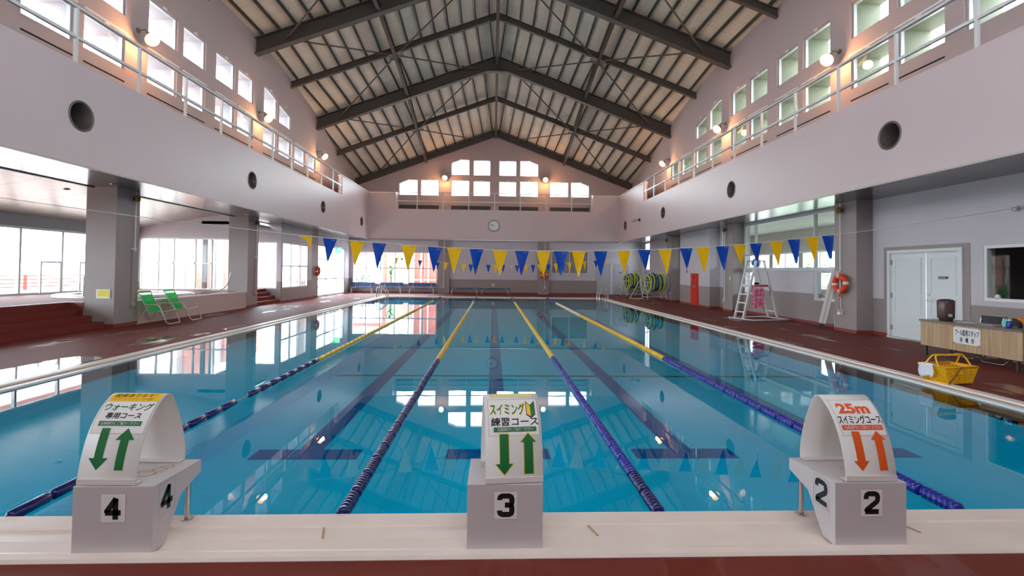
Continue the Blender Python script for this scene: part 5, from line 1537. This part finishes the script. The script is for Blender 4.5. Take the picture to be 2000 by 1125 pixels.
# ---- spa pool on the platform
spa = thing('spa_pool', 'round white spa pool rim on the sunroom platform', 'spa pool', (-11.7, 12.75, PF))
mb = MB(); mb.lathe([(1.78, 0.0), (1.78, 0.05), (1.72, 0.07), (1.45, 0.07), (1.42, 0.05), (1.42, 0.01)], (-11.7, 12.75, PF), (0, 0, 1), 56); mb.build('rim', WHITE, spa)
mb = MB(); mb.lathe([(1.43, 0.035), (0.0, 0.035)], (-11.7, 12.75, PF), (0, 0, 1), 56); mb.build('spa_water', mat('spa_water', (210, 232, 236), 0.03), spa)
mb = MB(); mb.tube([(-11.65, 11.0, PF), (-11.65, 11.0, PF + 0.55), (-11.65, 11.06, PF + 0.66), (-11.65, 11.2, PF + 0.70), (-11.65, 11.34, PF + 0.66), (-11.65, 11.4, PF + 0.04)], 0.02, 10); mb.build('grab_rail', STEEL, spa)
hr = thing('spa_handrail', 'low curved steel handrail on the platform edge by the spa pool', 'handrail', (-9.9, 14.6, PF))
mb = MB(); mb.tube(catmull([(-10.25, 14.1, PF + 0.05), (-10.05, 14.3, PF + 0.06), (-9.95, 14.9, PF + 0.12), (-9.95, 15.3, PF + 0.35), (-9.95, 15.5, PF + 0.75)], 6), 0.02, 8); mb.build('rail', STEEL, hr)

# ---- reception table and what is on it
WOOD = mat('table_laminate', (190, 158, 120), 0.5)
m = WOOD; nt = m.node_tree; bs = nt.nodes['Principled BSDF']
g_ = nt.nodes.new('ShaderNodeNewGeometry'); mp = nt.nodes.new('ShaderNodeMapping'); mp.inputs['Scale'].default_value = (30, 60, 1.2)
nz = nt.nodes.new('ShaderNodeTexNoise'); nz.inputs['Scale'].default_value = 1.0; nz.inputs['Detail'].default_value = 3
cr = nt.nodes.new('ShaderNodeValToRGB'); cr.color_ramp.elements[0].color = (*lin((168, 136, 102)), 1); cr.color_ramp.elements[1].color = (*lin((206, 178, 140)), 1)
cr.color_ramp.elements[0].position = 0.3; cr.color_ramp.elements[1].position = 0.7
nt.links.new(g_.outputs['Position'], mp.inputs[0]); nt.links.new(mp.outputs[0], nz.inputs['Vector']); nt.links.new(nz.outputs['Fac'], cr.inputs[0]); nt.links.new(cr.outputs[0], bs.inputs['Base Color'])
TX0, TX1, TY0, TY1, TZ = 8.39, 9.02, 4.28, 6.12, 0.70
tb = thing('folding_table', 'long folding table with a wood-grain front panel by the double door', 'table', (8.7, 5.2, 0))
mb = MB(); mb.box(TX0 - 0.02, TY0 - 0.02, TZ - 0.035, TX1, TY1 + 0.02, TZ); mb.build('tabletop', mat('table_top', (118, 106, 100), 0.3), tb, bevel=0.008)
mb = MB(); mb.box(TX0, TY0, 0.2, TX0 + 0.018, TY1, TZ - 0.035); mb.build('front_panel', WOOD, tb)
for y in (TY0 + 0.12, TY1 - 0.06):
    for x in (TX0 + 0.06, TX1 - 0.06):
        mb = MB(); mb.box(x - 0.016, y - 0.016, 0, x + 0.016, y + 0.016, TZ - 0.035); mb.build('leg', mat('leg_dark', (48, 46, 46), 0.5), tb)
    mb = MB(); mb.bar((TX0 + 0.06, y, 0.28), (TX1 - 0.06, y, 0.28), 0.02, 0.02); mb.build('stretcher', MATS['leg_dark'], tb)
sg = thing('paper_sign', 'white paper sign in Japanese taped to the table front', 'sign', (8.38, 5.18, 0.33))
mb = MB(); mb.box(8.383, 4.94, 0.335, 8.386, 5.44, 0.63); mb.build('paper', WHITE_P, sg)
def sgf(u, v): return (8.3815, 5.42 - u * 0.46, 0.35 + v * 0.26)
mb = MB(); put_text(mb, 'プール監視スタッフ', sgf, 0.04, 0.52, 0.98, 0.92, 0.03); put_text(mb, '待　機　所', sgf, 0.24, 0.06, 0.80, 0.40, 0.03); mb.build('lettering', mat('marker_blue', (60, 104, 150), 0.5), sg)
mb = MB()
for y, z in ((5.44, 0.635), (4.94, 0.635), (5.43, 0.335), (4.95, 0.335)):
    mb = MB(); mb.box(8.380, y - 0.03, z - 0.018, 8.382, y + 0.03, z + 0.018); mb.build('tape', mat('tape_tan', (190, 140, 110), 0.5), sg)
JUG = mat('jug_brown', (92, 66, 62), 0.25, noise=0.05)
jg = thing('drink_dispenser', 'dark brown drink dispenser jug on the end of the table', 'dispenser', (8.62, 5.82, TZ))
mb = MB(); mb.lathe([(0.0, 0.0), (0.10, 0.0), (0.10, 0.03), (0.122, 0.04), (0.13, 0.06), (0.134, 0.33), (0.13, 0.35)], (8.62, 5.82, TZ), (0, 0, 1), 28); mb.build('jug_body', JUG, jg)
mb = MB(); mb.lathe([(0.137, 0.345), (0.137, 0.37), (0.12, 0.395), (0.06, 0.415), (0.0, 0.418)], (8.62, 5.82, TZ), (0, 0, 1), 28); mb.build('lid', mat('jug_lid', (70, 54, 52), 0.3), jg)
mb = MB(); mb.cyl((8.53, 5.73, TZ + 0.09), (8.47, 5.67, TZ + 0.09), 0.016, 10); mb.cyl((8.485, 5.685, TZ + 0.11), (8.485, 5.685, TZ + 0.04), 0.014, 10); mb.build('tap', BLACK, jg)
mb = MB(); mb.bar((8.55, 5.70, TZ + 0.11), (8.61, 5.682, TZ + 0.11), 0.006, 0.05, (0, 0, 1)); mb.build('label_panel', mat('jug_label', (170, 196, 190), 0.4), jg)
sb = thing('spray_bottle', 'clear green-labelled spray bottle standing on the table', 'bottle', (8.6, 4.72, TZ))
mb = MB(); mb.lathe([(0.0, 0), (0.04, 0), (0.042, 0.02), (0.042, 0.11), (0.016, 0.135), (0.014, 0.15)], (8.6, 4.72, TZ), (0, 0, 1), 16); mb.build('bottle_body', mat('spray_green', (120, 206, 190), 0.3), sb)
mb = MB(); mb.box(8.59, 4.70, TZ + 0.15, 8.61, 4.76, TZ + 0.175); mb.bar((8.6, 4.745, TZ + 0.15), (8.6, 4.755, TZ + 0.11), 0.01, 0.01); mb.build('trigger', mat('spray_dark', (60, 66, 74), 0.4), sb)
b2 = thing('blue_bottle', 'blue and white bottle standing beside the spray bottle', 'bottle', (8.55, 4.62, TZ))
mb = MB(); mb.lathe([(0.0, 0), (0.035, 0), (0.037, 0.02), (0.037, 0.1), (0.02, 0.12)], (8.55, 4.62, TZ), (0, 0, 1), 16); mb.build('bottle_body', mat('bottle_blue', (24, 62, 160), 0.3), b2)
mb = MB(); mb.lathe([(0.02, 0.118), (0.02, 0.14), (0.0, 0.145)], (8.55, 4.62, TZ), (0, 0, 1), 12); mb.build('cap', WHITE, b2)
mg = thing('megaphone', 'orange megaphone lying on the table behind the bottles', 'megaphone', (8.74, 4.56, TZ))
mb = MB(); mb.lathe([(0.03, -0.1), (0.035, -0.02), (0.08, 0.1), (0.085, 0.1), (0.07, 0.085), (0.0, 0.0)], (8.74, 4.56, TZ + 0.12), (-0.2, -0.9, -0.35), 20); mb.build('horn', mat('megaphone_orange', (244, 130, 40), 0.4), mg)
mb = MB(); mb.box(8.725, 4.60, TZ, 8.755, 4.64, TZ + 0.12); mb.build('grip', BLACK, mg)
pp = thing('paper_stack', 'a few loose papers lying on the table', 'papers', (8.7, 5.0, TZ))
for k, (x, y, r) in enumerate(((8.62, 5.02, 0.2), (8.72, 4.96, -0.3))):
    mb = MB(); mb.prism([(x + a * cos(r) - b * sin(r), y + a * sin(r) + b * cos(r)) for a, b in ((-0.09, -0.125), (0.09, -0.125), (0.09, 0.125), (-0.09, 0.125))], 'z', TZ + 0.001 + 0.002 * k, TZ + 0.002 + 0.002 * k); mb.build('sheet', WHITE_P, pp)
pn = thing('red_pen', 'red pen lying across the papers on the table', 'pen', (8.6, 4.86, TZ + 0.005))
mb = MB(); mb.cyl((8.58, 4.92, TZ + 0.01), (8.62, 4.80, TZ + 0.01), 0.006, 8); mb.build('barrel', mat('pen_red', (190, 50, 40), 0.4), pn)
wp = thing('white_tray', 'flat white paper lying beside the drink dispenser', 'paper', (8.75, 5.5, TZ))
mb = MB(); mb.box(8.62, 5.35, TZ, 8.86, 5.6, TZ + 0.004); mb.build('sheet', WHITE_P, wp)

CHROME = mat('chrome_tube', (210, 210, 210), 0.15, 1.0); VINYL = mat('black_vinyl', (24, 22, 24), 0.4)


def folding_chair(loc, label):
    root = thing('folding_chair', label, 'folding chair', loc, 0, group='folding chairs behind the table')
    w = 0.2
    mb = MB(); mb.box(-0.22, -0.2, 0.42, 0.2, 0.2, 0.45); mb.build('seat', VINYL, root, local=True, bevel=0.01)
    mb = MB(); mb.bar((0.28, -0.2, 0.72), (0.28, 0.2, 0.72), 0.02, 0.16, (0, 0, 1)); mb.build('backrest', VINYL, root, local=True, bevel=0.01)
    mb = MB(); mb.tube([(0.29, -w, 0.78), (0.22, -w, 0.5), (-0.26, -w, 0.08), (-0.31, -w, 0.03), (-0.31, -w + 0.05, 0.015), (-0.31, w - 0.05, 0.015), (-0.31, w, 0.03), (-0.26, w, 0.08), (0.22, w, 0.5), (0.29, w, 0.78)], 0.011, 8); mb.build('front_frame', CHROME, root, local=True)
    mb = MB(); mb.tube([(-0.15, -w + 0.03, 0.42), (0.2, -w + 0.03, 0.08), (0.25, -w + 0.03, 0.03), (0.25, -w + 0.08, 0.015), (0.25, w - 0.08, 0.015), (0.25, w - 0.03, 0.03), (0.2, w - 0.03, 0.08), (-0.15, w - 0.03, 0.42)], 0.011, 8); mb.build('rear_frame', CHROME, root, local=True)


folding_chair((9.15, 5.72, 0), 'black folding chair tucked behind the table, next to the drink dispenser')
folding_chair((9.1, 5.12, 0), 'black folding chair tucked behind the middle of the table')
folding_chair((9.36, 4.6, 0), 'black folding chair tucked behind the table, next to the orange megaphone')
mb = MB(); mb.sphere((10.02, 6.15, 1.15), 0.05, n=14, m=10); tag(mb.build('white_ball', WHITE, origin=(10.02, 6.15, 1.1)), 'small white ball on the sill of the dark storeroom window', 'ball')

# ---- yellow shopping basket with a towel
YB_ = mat('basket_yellow', (250, 192, 8), 0.4)
bk = thing('basket', 'yellow plastic basket with folded-up handles on the pool rim', 'basket', (6.60, 3.72, 0.012), radians(10))
mb = MB()
HX, HY, BH, TP, TPY = 0.22, 0.16, 0.235, 0.08, 0.028


def side(p0, p1, n):
    p0, p1 = Vector(p0), Vector(p1)
    q0 = p0 + Vector((p0.x / HX * TP, p0.y / HY * TPY, BH)); q1 = p1 + Vector((p1.x / HX * TP, p1.y / HY * TPY, BH))
    nrm = (p1 - p0).cross(q0 - p0).normalized()
    for k in range(n + 1):
        t = k / n
        mb.bar(p0.lerp(p1, t), q0.lerp(q1, t), 0.012, 0.006, nrm)
    for t, w in ((0.03, 0.016), (0.22, 0.01), (0.40, 0.01), (0.58, 0.01), (0.76, 0.012), (0.92, 0.03)):
        mb.bar(p0.lerp(q0, t), p1.lerp(q1, t), w, 0.007, nrm)


side((-HX, -HY, 0.005), (HX, -HY, 0.005), 17); side((HX, -HY, 0.005), (HX, HY, 0.005), 12); side((HX, HY, 0.005), (-HX, HY, 0.005), 17); side((-HX, HY, 0.005), (-HX, -HY, 0.005), 12)
mb.box(-HX, -HY, 0.0, HX, HY, 0.008); mb.build('basket_body', YB_, bk, local=True)
mb = MB(); ex_, ey_ = HX + TP, HY + TPY
mb.tube([(-ex_, -ey_, BH + 0.005), (ex_, -ey_, BH + 0.005), (ex_, ey_, BH + 0.005), (-ex_, ey_, BH + 0.005)], 0.012, 6, True); mb.build('rim', YB_, bk, local=True)
for s in (-1, 1):
    mb = MB(); mb.tube(catmull([(-ex_, s * 0.10, BH), (-ex_ + 0.03, s * 0.035, BH + 0.12), (-ex_ + 0.09, s * 0.02, BH + 0.155), (0, s * 0.018, BH + 0.15), (ex_ - 0.09, s * 0.02, BH + 0.155), (ex_ - 0.03, s * 0.035, BH + 0.12), (ex_, s * 0.10, BH)], 4), 0.011, 8); mb.build('handle', YB_, bk, local=True)
mb = MB(); mb.tube([(-0.02, -ey_ - 0.014, BH + 0.012), (-0.11, -ey_ - 0.002, BH - 0.1), (-0.21, -HY - 0.012, 0.01)], 0.007, 6); mb.sphere((-0.21, -HY - 0.014, 0.012), 0.012, n=8, m=6); mb.build('dark_cord', mat('cord_brown', (96, 66, 60), 0.6), bk, local=True)
tw = thing('towel', 'white towel hung over the edge of the yellow basket', 'towel', (6.60, 3.72, 0.255), radians(10))
mb = MB()
vs = []; fs = []
nx, nz_ = 14, 9
for j in range(nz_):
    for i in range(nx):
        u = i / (nx - 1); v = j / (nz_ - 1)
        wob = 0.012 * sin(9 * u + 2 * v) * v + 0.01 * sin(23 * u) * v
        if v < 0.25: x, z = -ex_ + 0.09 - 0.115 * (v / 0.25), 0.02
        else: x, z = -ex_ - 0.025 - wob - 0.01, 0.02 - 0.19 * (v - 0.25) / 0.75 * (1 - 0.08 * sin(6 * u))
        vs.append((x, -0.05 + 0.21 * u + 0.02 * sin(7 * v + 3 * u) * v, z))
for j in range(nz_ - 1):
    for i in range(nx - 1): fs.append((j * nx + i, j * nx + i + 1, (j + 1) * nx + i + 1, (j + 1) * nx + i))
mb.add(vs, fs, True)
o = mb.build('cloth', mat('towel_white', (238, 232, 236), 0.9), tw, local=True)
sm = o.modifiers.new('s', 'SOLIDIFY'); sm.thickness = 0.006

# ================================================================== OUTDOORS
GRD = mat('pale_paving', (196, 190, 182), 0.8, noise=0.06, nscale=0.8)
mb = MB(); mb.box(-60, -30, -0.5, -11.85, 70, -0.02); mb.box(-11.85, 19.1, -0.5, -9.78, 70, -0.02); mb.box(-9.78, 31.6, -0.5, 60, 70, -0.02); mb.box(14.4, -30, -0.5, 60, 31.6, -0.02)
mb.build('ground', GRD, kind='structure')
mb = MB(); mb.box(-18.5, YB, -0.02, -14.46, 20, 0.6); mb.build('floor_terrace', mat('terrace_paving', (206, 186, 176), 0.7), kind='structure')
mb = MB(); mb.box(-15.9, YB, 2.95, -14.46, 17.5, 3.1); mb.build('ceiling_eave', mat('eave_salmon', (206, 136, 112), 0.7), kind='structure')
RRED = mat('terrace_red', (190, 70, 60), 0.6)
tr_ = thing('terrace_railing', 'red railing along the terrace outside the sunroom', 'railing', (-17.9, 10, 0.6))
for z in (0.72, 0.86, 1.0, 1.14):
    mb = MB(); mb.box(-17.93, -6, z - 0.02, -17.87, 19, z + 0.02); mb.build('rail', RRED, tr_)
for y in range(-5, 20, 3):
    mb = MB(); mb.box(-17.94, y - 0.04, 0.6, -17.86, y + 0.04, 1.18); mb.build('post', RRED, tr_)
# courtyard buildings past the far and left windows
CRED = mat('courtyard_red', (196, 118, 104), 0.7, noise=0.06); CWH = mat('courtyard_white', (214, 208, 204), 0.7); CBE = mat('courtyard_beige', (200, 176, 158), 0.7)
cb = thing('courtyard_building', 'red building with white posts seen through the far window', 'building', (-4.4, 34, 0))
mb = MB(); mb.box(-6.2, 34.0, -0.02, -1.5, 36.5, 3.4); mb.build('wall', CRED, cb)
for x in (-6.1, -5.55, -5.0, -4.2, -3.4):
    mb = MB(); mb.box(x - 0.05, 33.85, -0.02, x + 0.05, 33.99, 3.4); mb.build('post', CWH, cb)
mb = MB(); mb.box(-6.2, 33.7, 3.4, -1.3, 36.7, 3.6); mb.build('roof', CWH, cb)
mb = MB(); mb.box(-6.2, 33.8, 0.75, -3.2, 33.86, 0.85); mb.build('rail', CWH, cb)
cw = thing('garden_wall', 'beige garden wall beside the red building in the courtyard', 'wall', (-7.3, 34.4, 0))
mb = MB(); mb.box(-8.3, 34.3, -0.02, -6.25, 34.5, 2.2); mb.build('panel', CBE, cw)
mb = MB(); mb.box(-8.5, 34.2, -0.02, -8.25, 34.6, 2.9); mb.build('pier', CRED, cw)
pg = thing('pergola', 'white and red pergola over the courtyard plants', 'pergola', (-10, 35, 0))
for x in (-12.5, -10.6, -8.8):
    mb = MB(); mb.box(x - 0.09, 35.9, -0.02, x + 0.09, 36.1, 2.7); mb.build('post', CWH, pg)
mb = MB(); mb.box(-13, 35.8, 2.7, -8.4, 36.2, 2.95); mb.build('beam', CRED, pg)
lw = thing('light_well_wall', 'salmon wall of the light well behind the second window', 'wall', (-12.0, 22, 0))
mb = MB(); mb.box(-13.15, 18.5, -0.02, -12.35, 18.62, 3.2); mb.build('block', mat('salmon_wall', (214, 156, 140), 0.7), lw)
mb = MB(); mb.box(-12.32, 18.42, -0.02, -12.2, 18.54, 3.2); mb.build('post', CWH, lw)
lb2 = thing('neighbour_building', 'white and salmon building outside the glazed door', 'building', (-17, 26, 0))
mb = MB(); mb.box(-19, 22, -0.02, -16, 31, 4.0); mb.build('wall', CWH, lb2)
for y in (22.8, 24.6, 26.4, 28.2, 30.0):
    mb = MB(); mb.box(-15.99, y - 0.3, -0.02, -15.85, y + 0.3, 4.0); mb.build('pier', mat('salmon_wall', (214, 156, 140), 0.7), lb2)

LEAFD = mat('leaf_green', (58, 120, 50), 0.55); LEAFL = mat('leaf_light', (120, 170, 50), 0.55); BARK = mat('bark_brown', (92, 70, 54), 0.8)


def leaf(mb, base, d, L, w, droop):
    d = Vector(d).normalized(); sd = d.cross(Vector((0, 0, 1)))
    sd = sd.normalized() if sd.length > 0.01 else Vector((1, 0, 0))
    pts = []
    for k in range(6):
        t = k / 5
        p = Vector(base) + d * (L * t) + Vector((0, 0, -droop * L * t * t))
        ww = w * sin(pi * min(1, 0.12 + t * 0.9))
        pts += [p - sd * ww, p + sd * ww]
    mb.add(pts, [(2 * k, 2 * k + 1, 2 * k + 3, 2 * k + 2) for k in range(5)], True)


bn = thing('potted_palm', 'broad-leaved potted plant outside the far window', 'potted plant', (-7.35, 31.6, -0.02))
mb = MB(); mb.lathe([(0.0, 0), (0.16, 0), (0.22, 0.5), (0.24, 0.52), (0.20, 0.5), (0.0, 0.48)], (-7.35, 31.6, -0.02), (0, 0, 1), 20); mb.build('pot', mat('pot_brown', (120, 60, 44), 0.7), bn)
mb = MB(); mb.tube([(-7.35, 31.6, 0.4), (-7.33, 31.6, 1.0), (-7.36, 31.62, 1.5)], 0.05, 8); mb.build('stem', BARK, bn)
mb = MB(); rnd = random.Random(3)
for k in range(16):
    t = 2.4 * k; leaf(mb, (-7.35, 31.6, 0.9 + 0.05 * k), (cos(t), sin(t) * 0.6, 0.8), rnd.uniform(0.45, 0.75), 0.10, 0.5)
mb.build('leaves', LEAFD, bn)


def shrub(loc, r, h, n, m, label, seed):
    root = thing('shrub', label, 'shrub', loc, group=None)
    rnd = random.Random(seed); mb = MB()
    for k in range(n):
        t = rnd.uniform(0, 2 * pi); q = sqrt(rnd.random()); z = rnd.uniform(0.1, 1)
        base = (loc[0] + q * r * cos(t) * (1.1 - 0.5 * z), loc[1] + q * r * sin(t) * (1.1 - 0.5 * z), loc[2] + z * h)
        leaf(mb, base, (rnd.uniform(-1, 1), rnd.uniform(-1, 1), rnd.uniform(-0.2, 0.9)), rnd.uniform(0.12, 0.26), 0.045, 0.4)
    mb.build('foliage', m, root)
    mb = MB()
    for k in range(4): mb.tube([(loc[0], loc[1], loc[2]), (loc[0] + 0.5 * r * cos(k * 1.6), loc[1] + 0.5 * r * sin(k * 1.6), loc[2] + 0.6 * h)], 0.02, 6)
    mb.build('stems', BARK, root)


shrub((-9.6, 32.6, -0.02), 0.7, 1.2, 420, LEAFD, 'dark green shrub in the courtyard next to the potted plant', 1)
shrub((-10.9, 33.6, -0.02), 0.8, 1.9, 460, LEAFL, 'taller pale green shrub farther back in the courtyard', 2)
shrub((-6.6, 32.4, -0.02), 0.45, 0.6, 200, LEAFL, 'low pale shrub in the courtyard in front of the beige wall', 5)
for k, (y, lab) in enumerate(((16.4, 'yellow-green bush outside the office, seen between the lifeguard chair and the ring buoy'), (18.9, 'yellow-green bush outside the office, seen above the lifeguard chair seat'), (21.2, 'yellow-green bush outside the office, seen behind the lifeguard chair ladder'))):
    shrub((15.2, y, -0.02), 1.1, 2.0, 700, LEAFL, lab, 11 + k)
# office: ceiling light, desk and chair
ol = thing('office_light', 'long fluorescent light on the office ceiling', 'ceiling light', (12.2, 12.4, 3.5))
mb = MB(); mb.box(12.1, 11.6, 3.46, 12.3, 13.2, 3.52); mb.build('tray', WHITE, ol)
mb = MB(); mb.cyl((12.2, 11.65, 3.44), (12.2, 13.15, 3.44), 0.018, 8); mb.build('tube', emit('tube_white', (0.95, 1.0, 0.95), 3.0), ol)
dk = thing('office_desk', 'desk behind the low office window', 'desk', (11.6, 11.0, 0))
mb = MB(); mb.box(10.9, 10.3, 0.70, 12.3, 11.4, 0.74); mb.build('desktop', mat('desk_grey', (150, 146, 140), 0.5), dk)
for x in (10.95, 12.25):
    for y in (10.35, 11.35):
        mb = MB(); mb.cyl((x, y, 0), (x, y, 0.70), 0.02, 8); mb.build('leg', STEEL, dk)
mb = MB(); mb.box(11.2, 10.7, 0.741, 11.6, 11.0, 0.86); tag(mb.build('desk_box', mat('box_dark', (60, 56, 54), 0.6), origin=(11.4, 10.85, 0.74)), 'small dark box on the office desk', 'box')

# ---- recessed downlights
def downlight(x, y, z, label):
    root = thing('downlight', label, 'downlight', (x, y, z), group='recessed downlights in the lower ceilings')
    mb = MB(); mb.lathe([(0.05, 0.0), (0.085, 0.0), (0.09, -0.008), (0.055, -0.01), (0.05, 0.0)], (x, y, z), (0, 0, 1), 22); mb.build('ring', STEEL, root)
    mb = MB(); mb.lathe([(0.055, -0.003), (0.0, -0.003)], (x, y, z), (0, 0, 1), 22); mb.build('lens', mat('downlight_lens', (90, 88, 84), 0.3), root)


downlight(-9.35, 9.0, ZS, 'recessed downlight in the shiny soffit just before the pillar with the yellow notice')
downlight(-9.3, 15.3, ZS, 'recessed downlight in the shiny soffit just before the pillar past the green lounge chairs')
downlight(-11.6, 10.3, 3.598, 'recessed downlight in the sloping sunroom ceiling')
downlight(9.2, 8.2, ZS, 'recessed downlight in the soffit in front of the white double door')
downlight(9.0, 15.0, ZS, 'recessed downlight in the soffit in front of the office window')

bl = thing('window_backing', 'plain grey panel added behind the small far window to lighten it', 'blind', (5.1, YF + 0.14, 1.4))  # added grey panel, keeps this window from looking dark
mb = MB(); mb.box(3.88, YF + 0.13, 1.42, 6.33, YF + 0.14, 2.93); mb.build('backing_sheet', mat('backing_grey', (176, 166, 170), 0.7), bl)
mb = MB(); mb.cyl((3.88, YF + 0.135, 1.42), (6.33, YF + 0.135, 1.42), 0.012, 8); mb.build('bottom_bar', WHITE, bl)
